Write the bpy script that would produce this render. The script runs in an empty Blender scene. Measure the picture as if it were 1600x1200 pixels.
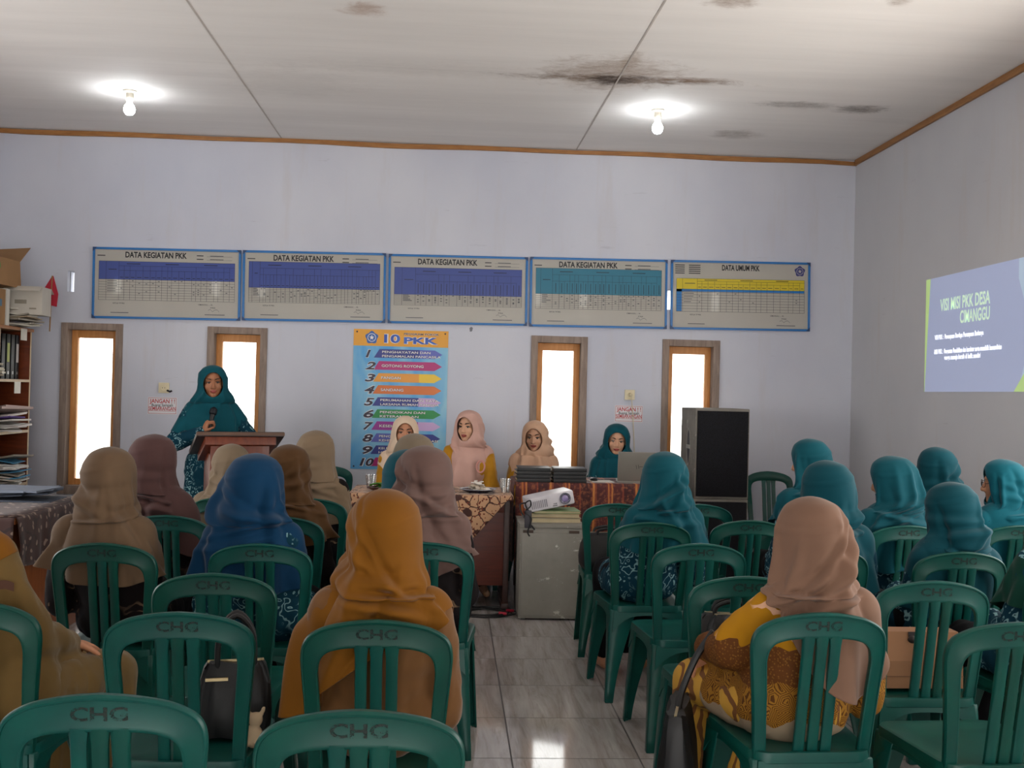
import bpy, bmesh, math, random
import numpy as np
from mathutils import Vector, Matrix, noise

SC = bpy.context.scene
COL = SC.collection
R = math.radians

# ------------------------------------------------------------------ camera
F_PX, YAW, PITCH, ROLL, CAM_H = 1616.1, 0.05758, 0.0092, -0.02468, 1.41
_fw = Vector((math.sin(YAW)*math.cos(PITCH), math.cos(YAW)*math.cos(PITCH), math.sin(PITCH)))
_r0 = Vector((math.cos(YAW), -math.sin(YAW), 0)); _u0 = _r0.cross(_fw)
_rt = _r0*math.cos(ROLL) - _u0*math.sin(ROLL); _up = _rt.cross(_fw)
cam_data = bpy.data.cameras.new('camera')
cam = bpy.data.objects.new('camera', cam_data); COL.objects.link(cam)
cam_data.sensor_width = 36; cam_data.lens = F_PX/1600*36; cam_data.clip_start = 0.05
cam.matrix_world = Matrix(((_rt.x, _up.x, -_fw.x, 0), (_rt.y, _up.y, -_fw.y, 0), (_rt.z, _up.z, -_fw.z, CAM_H), (0, 0, 0, 1)))
SC.camera = cam

def ray(px, py):
    return _fw + _rt*((px-800)/F_PX) + _up*((600-py)/F_PX)
def atY(px, py, Y):
    d = ray(px, py); return Vector((0, 0, CAM_H)) + d*(Y/d.y)
def atZ(px, py, z):
    d = ray(px, py); return Vector((0, 0, CAM_H)) + d*((z-CAM_H)/d.z)
def atX(px, py, X):
    d = ray(px, py); return Vector((0, 0, CAM_H)) + d*(X/d.x)

# ------------------------------------------------------------------ world, light, exposure
SC.view_settings.view_transform = 'Standard'
SC.view_settings.look = 'None'
SC.view_settings.gamma = 1
SC.view_settings.use_curve_mapping = False
SC.view_settings.exposure = 0.18
world = bpy.data.worlds.new('world'); SC.world = world; world.use_nodes = True
_wn = world.node_tree.nodes; _bg = _wn['Background']
_bg.inputs['Color'].default_value = (1.0, 0.985, 0.955, 1); _bg.inputs['Strength'].default_value = 4.6

def area(name, loc, direction, sx, sy, power, color=(1, 1, 1), portal=False):
    l = bpy.data.lights.new(name, 'AREA'); l.shape = 'RECTANGLE'; l.size = sx; l.size_y = sy
    l.energy = power; l.color = color
    if portal: l.cycles.is_portal = True
    o = bpy.data.objects.new(name, l); COL.objects.link(o); o.location = loc
    o.rotation_euler = Vector(direction).to_track_quat('-Z', 'Y').to_euler()
    return o
WALL_Y, CEIL, XL, XR, REAR = 8.5, 3.437, -3.75, 3.34, -4.5
# area lights at unseen right, rear and left openings, tilted up to brighten the ceiling
area('daylight_right_opening', (XR+.60, 3.3, 1.15), (-.5, .2, 1), 3.6, 1.3, 140, (1, .97, .93))
area('daylight_rear_opening', (0.0, REAR-.75, .7), (0, .25, 1), 5.0, 1.6, 200, (1, .97, .94))
area('added_fill_left', (XL-.55, 5.0, 1.25), (1, .6, 1), 2.4, 1.3, 45, (.93, .96, 1))  # added fill without a known source, brightens the back wall

# ------------------------------------------------------------------ helpers
class M:
    """collects shapes into one mesh"""
    def __init__(s): s.v = []; s.f = []; s.m = []
    def add(s, vs, fs, mi=0):
        o = len(s.v); s.v += [tuple(p) for p in vs]; s.f += [tuple(i+o for i in f) for f in fs]; s.m += [mi]*len(fs); return s
    def box(s, x0, x1, y0, y1, z0, z1, mi=0, mat=None):
        vs = [Vector(p) for p in ((x0,y0,z0),(x1,y0,z0),(x1,y1,z0),(x0,y1,z0),(x0,y0,z1),(x1,y0,z1),(x1,y1,z1),(x0,y1,z1))]
        if mat: vs = [mat @ p for p in vs]
        return s.add(vs, [(0,3,2,1),(4,5,6,7),(0,1,5,4),(1,2,6,5),(2,3,7,6),(3,0,4,7)], mi)
    def quad(s, a, b, c, d, mi=0): return s.add([a, b, c, d], [(0, 1, 2, 3)], mi)
    def rings(s, rings, mi=0, cap=True, closed=False):
        n = len(rings[0]); o = len(s.v)
        vs = [p for r in rings for p in r]; fs = []
        m = len(rings)
        for j in range(m if closed else m-1):
            for i in range(n):
                a = j*n+i; b = j*n+(i+1) % n; c = ((j+1) % m)*n+(i+1) % n; d = ((j+1) % m)*n+i
                fs.append((a, b, c, d))
        if cap and not closed: fs += [tuple(range(n-1, -1, -1)), tuple(range((m-1)*n, m*n))]
        return s.add(vs, fs, mi)
    def lathe(s, prof, n=24, c=(0, 0, 0), mi=0, cap=True, mat=None):
        rs = []
        for r, z in prof:
            ring = [Vector((c[0]+r*math.cos(2*math.pi*i/n), c[1]+r*math.sin(2*math.pi*i/n), c[2]+z)) for i in range(n)]
            rs.append([mat @ p for p in ring] if mat else ring)
        return s.rings(rs, mi, cap)
    def tube(s, pts, rad, n=10, mi=0, cap=True):
        pts = [Vector(p) for p in pts]; k = len(pts)
        rads = rad if isinstance(rad, (list, tuple)) else [rad]*k
        rs = []; prev = None
        for i, p in enumerate(pts):
            t = (pts[min(i+1, k-1)]-pts[max(i-1, 0)]).normalized()
            if prev is None:
                a = t.cross(Vector((0, 0, 1)))
                if a.length < 1e-3: a = t.cross(Vector((1, 0, 0)))
            else: a = prev - t*prev.dot(t)
            a.normalize(); prev = a; b = t.cross(a)
            rs.append([p+(a*math.cos(2*math.pi*j/n)+b*math.sin(2*math.pi*j/n))*rads[i] for j in range(n)])
        return s.rings(rs, mi, cap)
    def prism(s, poly, axis_from, axis_to, mi=0, mat=None):
        """poly: list of 2D (x,z) points, extruded along y"""
        n = len(poly)
        vs = [Vector((x, axis_from, z)) for x, z in poly]+[Vector((x, axis_to, z)) for x, z in poly]
        if mat: vs = [mat @ p for p in vs]
        fs = [tuple(range(n)), tuple(range(2*n-1, n-1, -1))]+[(i, i+n, (i+1) % n+n, (i+1) % n) for i in range(n)]
        return s.add(vs, fs, mi)
    def ell(s, c, r, rot=None, n=16, m=10, mi=0):
        c = Vector(c); rs = []
        for j in range(m+1):
            ph = math.pi*j/m; rr = max(math.sin(ph), 1e-4); z = -math.cos(ph)
            ring = []
            for i in range(n):
                p = Vector((r[0]*rr*math.cos(2*math.pi*i/n), r[1]*rr*math.sin(2*math.pi*i/n), r[2]*z))
                ring.append(c+(rot @ p if rot else p))
            rs.append(ring)
        return s.rings(rs, mi, True)
    def cap(s, p0, r0, p1, r1, n=12, mi=0):
        p0 = Vector(p0); p1 = Vector(p1); d = (p1-p0); L = d.length
        if L < 1e-6: return s.ell(p0, (r0, r0, r0))
        t = d/L; a = t.cross(Vector((.31, .17, .93)))
        if a.length < 1e-2: a = t.cross(Vector((1, 0, 0)))
        a.normalize(); b = t.cross(a); rs = []
        for k in range(4):
            th = math.pi/2*(k/3.0); rr = max(math.sin(th), .02)*r0; q = p0-t*math.cos(th)*r0
            rs.append([q+(a*math.cos(2*math.pi*j/n)+b*math.sin(2*math.pi*j/n))*rr for j in range(n)])
        for k in range(4):
            th = math.pi/2*(1-k/3.0); rr = max(math.sin(th), .02)*r1; q = p1+t*math.cos(th)*r1
            rs.append([q+(a*math.cos(2*math.pi*j/n)+b*math.sin(2*math.pi*j/n))*rr for j in range(n)])
        return s.rings(rs, mi, True)
    def text(s, body, size, origin, xdir=(1, 0, 0), zdir=(0, 0, 1), mi=0, align='LEFT', width=None, offset=0.0, shear=0.0, sx=1.0):
        vs, fs = text_mesh(body, offset, shear)
        if not vs: return s
        x0 = min(p[0] for p in vs); x1 = max(p[0] for p in vs)
        k = size; kx = size*sx
        if width: kx = width/(x1-x0)
        ax = 0 if align == 'LEFT' else ((x0+x1)/2 if align == 'CENTER' else x1)
        if align == 'LEFT': ax = x0
        o = Vector(origin); X = Vector(xdir); Z = Vector(zdir)
        return s.add([o+X*((p[0]-ax)*kx)+Z*(p[1]*k) for p in vs], fs, mi)
    def mesh(s, name, mats, bevel=0, seg=2, smooth=True, angle=35, recalc=True):
        me = bpy.data.meshes.new(name); me.from_pydata(s.v, [], s.f)
        for m in (mats if isinstance(mats, (list, tuple)) else [mats]): me.materials.append(m)
        me.polygons.foreach_set('material_index', s.m)
        if recalc or bevel:
            bm = bmesh.new(); bm.from_mesh(me)
            if recalc: bmesh.ops.recalc_face_normals(bm, faces=bm.faces)
            if bevel:
                es = [e for e in bm.edges if len(e.link_faces) == 2 and e.calc_face_angle(0) > R(30)]
                bmesh.ops.bevel(bm, geom=es, offset=bevel, segments=seg, profile=.6, affect='EDGES', clamp_overlap=True)
            bm.to_mesh(me); bm.free()
        if smooth:
            me.polygons.foreach_set('use_smooth', [True]*len(me.polygons))
            me.set_sharp_from_angle(angle=R(angle))
        me.update(); return me
    def build(s, name, mats, parent=None, loc=None, rotz=0, **k):
        return link(name, s.mesh(name, mats, **k), parent, loc, rotz)

_txt = {}
def text_mesh(body, offset=0.0, shear=0.0):
    key = (body, offset, shear)
    if key not in _txt:
        c = bpy.data.curves.new('t', 'FONT'); c.body = body; c.size = 1; c.offset = offset; c.shear = shear; c.resolution_u = 3
        o = bpy.data.objects.new('t', c); COL.objects.link(o)
        dg = bpy.context.evaluated_depsgraph_get()
        me = bpy.data.meshes.new_from_object(o.evaluated_get(dg))
        _txt[key] = ([tuple(v.co) for v in me.vertices], [tuple(p.vertices) for p in me.polygons])
        bpy.data.objects.remove(o); bpy.data.meshes.remove(me); bpy.data.curves.remove(c)
    return _txt[key]

def link(name, me, parent=None, loc=None, rotz=0):
    o = bpy.data.objects.new(name, me); COL.objects.link(o)
    if parent is not None: o.parent = parent
    if loc is not None: o.location = loc
    if rotz: o.rotation_euler = (0, 0, rotz)
    return o
def tag(o, label, cat, group=None):
    o['label'] = label; o['category'] = cat
    if group: o['group'] = group
    return o
def thing(name, label, cat, loc=(0, 0, 0), rotz=0, group=None):
    o = bpy.data.objects.new(name, None); COL.objects.link(o); o.location = loc; o.rotation_euler = (0, 0, rotz)
    o.empty_display_size = .1
    return tag(o, label, cat, group)
def struct(o): o['kind'] = 'structure'; return o
def dup(root, loc, rotz, label):
    r = root.copy(); COL.objects.link(r); r.location = loc; r.rotation_euler = (0, 0, rotz); r['label'] = label
    for ch in list(root.children):
        c = ch.copy(); COL.objects.link(c); c.parent = r
        for g in list(ch.children):
            d = g.copy(); COL.objects.link(d); d.parent = c
    return r
def T(loc=(0, 0, 0), rx=0, ry=0, rz=0):
    return Matrix.Translation(loc) @ Matrix.Rotation(R(rz), 4, 'Z') @ Matrix.Rotation(R(ry), 4, 'Y') @ Matrix.Rotation(R(rx), 4, 'X')

# ------------------------------------------------------------------ materials
def srgb(h):
    if isinstance(h, str):
        h = h.lstrip('#'); c = [int(h[i:i+2], 16)/255 for i in (0, 2, 4)]
    else: c = h
    return tuple((x/12.92 if x <= .04045 else ((x+.055)/1.055)**2.4) for x in c)+(1,)
class NT:
    def __init__(s, name):
        s.mat = bpy.data.materials.new(name); s.mat.use_nodes = True; s.t = s.mat.node_tree
        s.b = s.t.nodes['Principled BSDF']; s.out = s.t.nodes['Material Output']
    def n(s, typ, **k):
        x = s.t.nodes.new(typ)
        for a, v in k.items(): setattr(x, a, v)
        return x
    def l(s, a, b): s.t.links.new(a, b)
    def val(s, sock, v):
        if hasattr(v, 'links') or isinstance(v, bpy.types.NodeSocket): s.l(v, sock)
        else: sock.default_value = v
    def math(s, op, a, b=0.0, c=0.0, clamp=False):
        x = s.n('ShaderNodeMath', operation=op, use_clamp=clamp); s.val(x.inputs[0], a); s.val(x.inputs[1], b); s.val(x.inputs[2], c); return x.outputs[0]
    def mix(s, f, a, b, blend='MIX'):
        x = s.n('ShaderNodeMix', data_type='RGBA', blend_type=blend); s.val(x.inputs[0], f); s.val(x.inputs[6], a); s.val(x.inputs[7], b); return x.outputs[2]
    def pos(s, obj=True):
        return s.n('ShaderNodeTexCoord').outputs['Object'] if obj else s.n('ShaderNodeNewGeometry').outputs['Position']
    def mapv(s, v, scale=(1, 1, 1), loc=(0, 0, 0), rot=(0, 0, 0)):
        x = s.n('ShaderNodeMapping'); s.l(v, x.inputs[0]); x.inputs[1].default_value = loc; x.inputs[2].default_value = rot; x.inputs[3].default_value = scale; return x.outputs[0]
    def noise(s, v, scale, detail=3, rough=.55, dist=0):
        x = s.n('ShaderNodeTexNoise'); s.l(v, x.inputs['Vector']); x.inputs['Scale'].default_value = scale; x.inputs['Detail'].default_value = detail
        x.inputs['Roughness'].default_value = rough; x.inputs['Distortion'].default_value = dist; return x
    def vor(s, v, scale, feature='F1', rnd=1):
        x = s.n('ShaderNodeTexVoronoi', feature=feature); s.l(v, x.inputs['Vector']); x.inputs['Scale'].default_value = scale; x.inputs['Randomness'].default_value = rnd; return x
    def ramp(s, f, stops, interp='LINEAR'):
        x = s.n('ShaderNodeValToRGB'); s.l(f, x.inputs[0]); e = x.color_ramp.elements; x.color_ramp.interpolation = interp
        while len(e) < len(stops): e.new(.5)
        for k, (p, c) in enumerate(stops): e[k].position = p; e[k].color = c if len(c) == 4 else tuple(c)+(1,)
        return x.outputs[0]
    def rng(s, v, a, b, c=0, d=1, smooth=False):
        x = s.n('ShaderNodeMapRange', interpolation_type='SMOOTHSTEP' if smooth else 'LINEAR'); s.l(v, x.inputs[0])
        for i, q in enumerate((a, b, c, d)): x.inputs[i+1].default_value = q
        return x.outputs[0]
    def col(s, c): s.val(s.b.inputs['Base Color'], c)
    def bump(s, h, strength=.3, dist=.01):
        x = s.n('ShaderNodeBump'); x.inputs['Strength'].default_value = strength; x.inputs['Distance'].default_value = dist; s.l(h, x.inputs['Height']); s.l(x.outputs[0], s.b.inputs['Normal'])
    def p(s, **k):
        nm = dict(rough='Roughness', metal='Metallic', spec='Specular IOR Level', coat='Coat Weight', coatr='Coat Roughness', sheen='Sheen Weight', sheenr='Sheen Roughness', trans='Transmission Weight', alpha='Alpha', sub='Subsurface Weight')
        for a, v in k.items(): s.val(s.b.inputs[nm[a]], v)
        return s
def mat(name, c, rough=.5, var=.12, scale=8, **k):
    """plain procedural material with a soft mottling of its own colour"""
    t = NT(name); c = srgb(c); t.p(rough=rough, **k)
    nz = t.noise(t.pos(), scale, 4).outputs[0]
    t.col(t.ramp(nz, [(.3, tuple(x*(1-var) for x in c[:3])), (.7, tuple(min(1, x*(1+var)) for x in c[:3]))]))
    return t.mat
def wood(name, c1, c2, rough=.45, sc=(2, 18, 18), coat=0):
    t = NT(name); v = t.mapv(t.pos(), sc)
    nz = t.noise(v, 2.2, 5, .6, .6).outputs[0]
    t.col(t.ramp(nz, [(.3, srgb(c1)), (.7, srgb(c2))])); t.p(rough=rough, coat=coat); return t.mat
def emis(name, c, strength):
    t = NT(name); t.col(srgb(c)); t.b.inputs['Emission Color'].default_value = srgb(c); t.b.inputs['Emission Strength'].default_value = strength; return t.mat
def fabric(name, c, var=.10, rough=.85, sheen=.25, fine=900):
    t = NT(name); c = srgb(c); v = t.pos()
    nz = t.noise(v, 6, 3).outputs[0]; w = t.noise(v, fine, 1).outputs[0]
    a = t.ramp(nz, [(.3, tuple(x*(1-var) for x in c[:3])), (.7, tuple(min(1, x*(1+var)) for x in c[:3]))])
    t.col(a); t.p(rough=rough, sheen=sheen, sheenr=.4, spec=.15)
    t.bump(w, .12, .001); return t.mat
# ------------------------------------------------------------------ room shell
def wall_mat(name, c1, c2, warm):
    t = NT(name); P = t.pos(False)
    big = t.noise(t.mapv(P, (.5, .5, .35)), 1.6, 4).outputs[0]
    col = t.ramp(big, [(.32, srgb(c1)), (.68, srgb(c2))])
    streak = t.noise(t.mapv(P, (5, 5, .55)), 1.4, 5, .65).outputs[0]
    col = t.mix(t.rng(streak, .56, .74, 0, .30), col, srgb(warm))
    spot = t.vor(t.mapv(P, (1, 1, .75)), 2.1, 'F1').outputs['Distance']
    jag = t.noise(P, 60, 2).outputs[0]
    m = t.math('LESS_THAN', t.math('ADD', spot, t.math('MULTIPLY', jag, .05)), .055)
    sel = t.math('GREATER_THAN', t.noise(P, .9, 1).outputs[0], .50)
    col = t.mix(t.math('MULTIPLY', m, t.math('MULTIPLY', sel, .75)), col, srgb('#4a4a52'))
    scuff = t.noise(t.mapv(P, (1.2, 1.2, 9), rot=(0, .12, 0)), 2.0, 6, .7).outputs[0]
    col = t.mix(t.rng(scuff, .66, .72, 0, .22), col, srgb('#8b8790'))
    t.col(col); t.p(rough=.72, spec=.25)
    t.bump(t.noise(P, 35, 4).outputs[0], .12, .004); return t.mat
m_wall_b = wall_mat('lavender_paint', '#bfc2cf', '#cfd1da', '#bfb8b5')
m_wall_r = wall_mat('grey_paint', '#bebec3', '#cac9cb', '#bfb3aa')

def ceiling_mat():
    t = NT('ceiling_plywood'); P = t.pos(False)
    n1 = t.noise(t.mapv(P, (.35, 3.2, 1)), 1.3, 5, .6).outputs[0]
    col = t.ramp(n1, [(.3, srgb('#dedad6')), (.7, srgb('#e8e4e0'))])
    thin = t.noise(t.mapv(P, (.5, 16, 1)), 1.5, 4, .6).outputs[0]
    col = t.mix(t.rng(thin, .60, .78, 0, .14), col, srgb('#a9a29e'))
    jag = t.noise(t.mapv(P, (1, 1.5, 1)), 6.5, 8, .74, .5).outputs[0]; jag2 = t.noise(t.mapv(P, (3, 7, 1)), 3.5, 8, .8).outputs[0]
    def blob(px, py, rx, ry, strength, c):
        nonlocal col
        rx *= .885; ry *= .885
        q = atZ(px, py, CEIL)
        d = t.n('ShaderNodeVectorMath', operation='LENGTH'); t.l(t.mapv(P, (1/rx, 1/ry, 0), (-q.x/rx, -q.y/ry, 0)), d.inputs[0])
        e = t.math('ADD', d.outputs['Value'], t.math('MULTIPLY', t.math('SUBTRACT', jag, .5), 1.5))
        f = t.rng(e, .25, 1.0, strength, 0, True)
        f = t.math('MULTIPLY', f, t.rng(jag2, .30, .62, .25, 1))
        col = t.mix(f, col, srgb(c))
    blob(960, 116, .62, .50, .75, '#8a7058'); blob(975, 124, 1.05, .12, .95, '#6f5540'); blob(955, 124, .24, .17, 1.0, '#24160d')
    blob(1000, 122, .12, .08, .9, '#352013'); blob(1090, 125, .34, .09, .8, '#836750'); blob(985, 95, .10, .25, .6, '#96836f')
    blob(1245, 164, .42, .12, .65, '#77706a'); blob(1343, 171, .26, .16, .95, '#6b625c'); blob(1150, 210, .26, .20, .65, '#8f857c')
    blob(568, 14, .17, .16, .85, '#a98f7d'); blob(1142, 4, .18, .12, .8, '#8f7a6c'); blob(1405, 2, .10, .08, .7, '#8f7f74')
    blob(460, 130, .7, .5, .18, '#a49e96'); blob(700, 110, 1.6, .25, .22, '#a9a39b')
    t.col(col); t.p(rough=.8, spec=.2); return t.mat
def floor_mat():
    t = NT('glossy_floor_tile'); P = t.pos(False); X0, Y0, S = .2643, 4.0044, .5
    sp = t.n('ShaderNodeSeparateXYZ'); t.l(P, sp.inputs[0])
    u = t.math('DIVIDE', t.math('SUBTRACT', sp.outputs[0], X0), S); w = t.math('DIVIDE', t.math('SUBTRACT', sp.outputs[1], Y0), S)
    def edge(q):
        f = t.math('FRACT', q); return t.math('MINIMUM', f, t.math('SUBTRACT', 1.0, f))
    g = t.math('LESS_THAN', t.math('MINIMUM', edge(u), edge(w)), .0065)
    cb = t.n('ShaderNodeCombineXYZ'); t.l(t.math('FLOOR', u), cb.inputs[0]); t.l(t.math('FLOOR', w), cb.inputs[1])
    wn = t.n('ShaderNodeTexWhiteNoise', noise_dimensions='3D'); t.l(cb.outputs[0], wn.inputs[0])
    off = t.n('ShaderNodeVectorMath', operation='MULTIPLY_ADD'); t.l(wn.outputs['Color'], off.inputs[0]); off.inputs[1].default_value = (9, 9, 9); t.l(P, off.inputs[2])
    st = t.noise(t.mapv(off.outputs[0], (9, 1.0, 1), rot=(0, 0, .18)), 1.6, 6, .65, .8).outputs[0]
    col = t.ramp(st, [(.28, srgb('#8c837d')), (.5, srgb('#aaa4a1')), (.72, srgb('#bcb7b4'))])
    fine = t.noise(t.mapv(off.outputs[0], (30, 2.0, 1), rot=(0, 0, .18)), 2, 4, .6).outputs[0]
    col = t.mix(t.rng(fine, .56, .72, 0, .35), col, srgb('#756963'))
    col = t.mix(g, col, srgb('#4d4846')); t.col(col)
    t.p(rough=t.math('ADD', .07, t.math('MULTIPLY', g, .5)), spec=.55)
    return t.mat
M_trim = wood('varnished_trim', '#8a5a2c', '#a9753f', .5, (3, 3, 20))
M_weather = wood('weathered_grey_wood', '#7a6a60', '#9a897d', .8, (14, 14, 2))
M_sash = wood('orange_sash_wood', '#bd7a3c', '#d8995a', .5, (16, 16, 2))
M_white = mat('white_plastic', '#e6e1d4', .4, .05)
M_black = mat('black_plastic', '#101012', .4, .1)

def glass_mat():
    t = NT('window_glass'); tr = t.n('ShaderNodeBsdfTransparent'); gl = t.n('ShaderNodeBsdfGlossy'); gl.inputs['Roughness'].default_value = .02
    tr.inputs[0].default_value = (.97, .98, .98, 1)
    fr = t.n('ShaderNodeFresnel'); fr.inputs[0].default_value = 1.45
    mx = t.n('ShaderNodeMixShader'); t.l(fr.outputs[0], mx.inputs[0]); t.l(tr.outputs[0], mx.inputs[1]); t.l(gl.outputs[0], mx.inputs[2]); t.l(mx.outputs[0], t.out.inputs[0]); return t.mat
M_glass = glass_mat()

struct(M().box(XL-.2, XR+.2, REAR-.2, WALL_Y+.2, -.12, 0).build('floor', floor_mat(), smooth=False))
cm = M().box(XL-.2, XR+.2, REAR-.2, WALL_Y+.2, CEIL, CEIL+.12)
struct(cm.build('ceiling', ceiling_mat(), smooth=False))
struct(M().box(-40, 40, -40, 60, -.35, -.2).build('yard_ground', mat('pale_concrete', '#c9c5bd', .9), smooth=False))

def holed_wall(name, plane, w0, w1, a0, a1, holes, m):
    """plane 'y': wall spans x in a0..a1, thickness w0..w1 in y; holes (a, b, z0, z1)"""
    xs = sorted({a0, a1, *[h[0] for h in holes], *[h[1] for h in holes]}); zs = sorted({0, CEIL, *[h[2] for h in holes], *[h[3] for h in holes]})
    b = M()
    for i in range(len(xs)-1):
        run = None
        for j in range(len(zs)-1):
            cx = (xs[i]+xs[i+1])/2; cz = (zs[j]+zs[j+1])/2
            solid = not any(h[0] < cx < h[1] and h[2] < cz < h[3] for h in holes)
            if solid: run = (run[0] if run else zs[j], zs[j+1])
            if run and (not solid or j == len(zs)-2):
                if plane == 'y': b.box(xs[i], xs[i+1], w0, w1, run[0], run[1])
                else: b.box(w0, w1, xs[i], xs[i+1], run[0], run[1])
                run = None
    return struct(b.build(name, m, smooth=False))

wins = []
for l, r, yt, yb in ((97, 193, 499.5, 757), (325, 418.5, 506, 761), (830.5, 918.5, 521, 777), (1035.5, 1125, 527, 783)):
    a = atY(l, yt, WALL_Y); b = atY(r, yt+2, WALL_Y); c = atY(l, yb, WALL_Y)
    wins.append((a.x, b.x, .516, 1.892))
slits = []
for a, b, z0, z1 in wins:
    for dx in (-.182, .190):
        cx = (a+b)/2+dx; slits.append((cx-.027, cx+.027, 2.140, 2.308))
holed_wall('wall_back', 'y', WALL_Y, WALL_Y+.15, XL-.15, XR+.15, wins+slits, m_wall_b)
holed_wall('wall_right', 'x', XR, XR+.15, REAR, WALL_Y, [(1.7, 5.5, .95, 2.45)], m_wall_r)
holed_wall('wall_left', 'x', XL-.15, XL, REAR, WALL_Y, [(3.8, 6.2, .95, 2.45)], m_wall_b)
holed_wall('wall_rear', 'y', REAR-.15, REAR, XL-.15, XR+.15, [(-2.6, 2.6, .02, 2.8)], m_wall_b)

def window_frame(i, a, b, z0, z1):
    w = bpy.data.objects.new('window_%d' % i, None); COL.objects.link(w); w.location = ((a+b)/2, WALL_Y, z0); struct(w); w.empty_display_size = .1
    h = (b-a)/2; H = z1-z0; f = .055
    fr = M()   # outer weathered casing, flush with the wall and standing a little proud
    for x0, x1, q0, q1 in ((-h, -h+f, 0, H), (h-f, h, 0, H), (-h+f, h-f, H-f, H), (-h+f, h-f, 0, f+.015)):
        fr.box(x0, x1, -.018, .13, q0, q1)
    fr.build('window_casing', M_weather, w, bevel=.004)
    s = M(); g = h-f; k = .049
    for x0, x1, q0, q1 in ((-g, -g+k, f+.015, H-f), (g-k, g, f+.015, H-f), (-g+k, g-k, H-f-k-.012, H-f), (-g+k, g-k, f+.015, f+.015+k)):
        s.box(x0, x1, .075, .12, q0, q1)
    s.build('sash', M_sash, w, bevel=.003)
    M().box(-g+k-.008, g-k+.008, .095, .099, f+.06, H-f-k).build('pane', M_glass, w, smooth=False)
for i, (a, b, z0, z1) in enumerate(wins): window_frame(i+1, a, b, z0, z1)
def vent_glass(a, b, z0, z1, i):
    t = struct(M().box(a, b, WALL_Y+.06, WALL_Y+.075, z0, z1).build('window_%d' % i, M_glass, smooth=False))
for i, s in enumerate(slits): vent_glass(*s, 5+i)
# out of view openings get plain casings
def casing(name, plane, w0, w1, a0, a1, z0, z1, bars):
    m = M(); k = .06
    seg = [(a0, a0+k, z0, z1), (a1-k, a1, z0, z1), (a0+k, a1-k, z1-k, z1), (a0+k, a1-k, z0, z0+k)]+[(x-.025, x+.025, z0+k, z1-k) for x in bars]
    for p, q, r, s in seg:
        if plane == 'x': m.box(w0, w1, p, q, r, s)
        else: m.box(p, q, w0, w1, r, s)
    struct(m.build(name, M_sash, smooth=False))
casing('window_13', 'x', XR+.02, XR+.13, 1.7, 5.5, .95, 2.45, [2.65, 3.6, 4.55])
casing('window_14', 'x', XL-.13, XL-.02, 3.8, 6.2, .95, 2.45, [4.6, 5.4])  # unseen opening added to let in the left fill light
casing('door_1', 'y', REAR-.13, REAR-.02, -2.6, 2.6, .02, 2.8, [0])
# sky portals
for a, b, z0, z1 in wins:
    area('sky_portal', ((a+b)/2, WALL_Y+.2, (z0+z1)/2), (0, -1, 0), b-a, z1-z0, 1, portal=True)

# timber cover strips under the ceiling; the back one sags away near the right corner
tb = M(); n = 24; rs = []
for i in range(n+1):
    x = XL+(XR-XL)*i/n; s = max(0, (x-2.4)/(XR-2.4)); dz = .012*s*s+.004*math.sin(i*1.3); h = .034+.004*math.sin(i*.7)
    z1 = CEIL-.004-dz; rs.append([(x, WALL_Y, z1), (x, WALL_Y-.022, z1), (x, WALL_Y-.022, z1-h), (x, WALL_Y, z1-h)])
struct(tb.rings(rs).build('trim_back', M_trim, smooth=False))
struct(M().box(XR-.022, XR, REAR, WALL_Y-.024, CEIL-.044, CEIL).build('trim_right', M_trim, bevel=.004))
struct(M().box(XL, XL+.022, REAR, WALL_Y-.024, CEIL-.044, CEIL).build('trim_left', M_trim, bevel=.004))
# thin cover lines over the ceiling board seams
M_seam = mat('seam_strip', '#b5ada5', .8)
for i, (p, q) in enumerate((((292, 0), (440, 216)), ((1040, 0), (900, 235)))):
    a = atZ(*p, CEIL); b = atZ(*q, CEIL); d = (b-a).normalized(); a = a-d*4; b = b
    s = Vector((d.y, -d.x, 0))*.005; u = Vector((0, 0, .003))
    b.y = min(b.y, WALL_Y-.03)
    struct(M().rings([[a-s, a+s, a+s-u, a-s-u], [b-s, b+s, b+s-u, b-s-u]]).build('trim_%d' % (i+1), M_seam, smooth=False))

# ------------------------------------------------------------------ ceiling bulbs
M_bulb = emis('lit_bulb', '#f6fbff', 75.0)
def ceiling_lamp(px, py, label):
    q = atZ(px, py, CEIL)
    t = thing('ceiling_lamp', label, 'lamp', (q.x, q.y, CEIL)); t.scale = (.88, .88, .88)
    M().lathe([(.001, 0), (.055, 0), (.055, -.012), (.045, -.02), (.001, -.02)]).build('ceiling_rose', M_white, t)
    M().lathe([(.03, -.02), (.032, -.05), (.027, -.075), (.024, -.082), (.001, -.082)]).build('socket', M_white, t)
    M().lathe([(.001, -.078), (.016, -.082), (.022, -.098), (.036, -.118), (.044, -.142), (.040, -.168), (.026, -.186), (.001, -.193)], 24).build('bulb', M_bulb, t)
ceiling_lamp(203, 142, 'lit white bulb on the ceiling at the left, above the lectern end')
ceiling_lamp(1028, 172, 'lit white bulb on the ceiling at the right, below the dark water stain')
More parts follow.
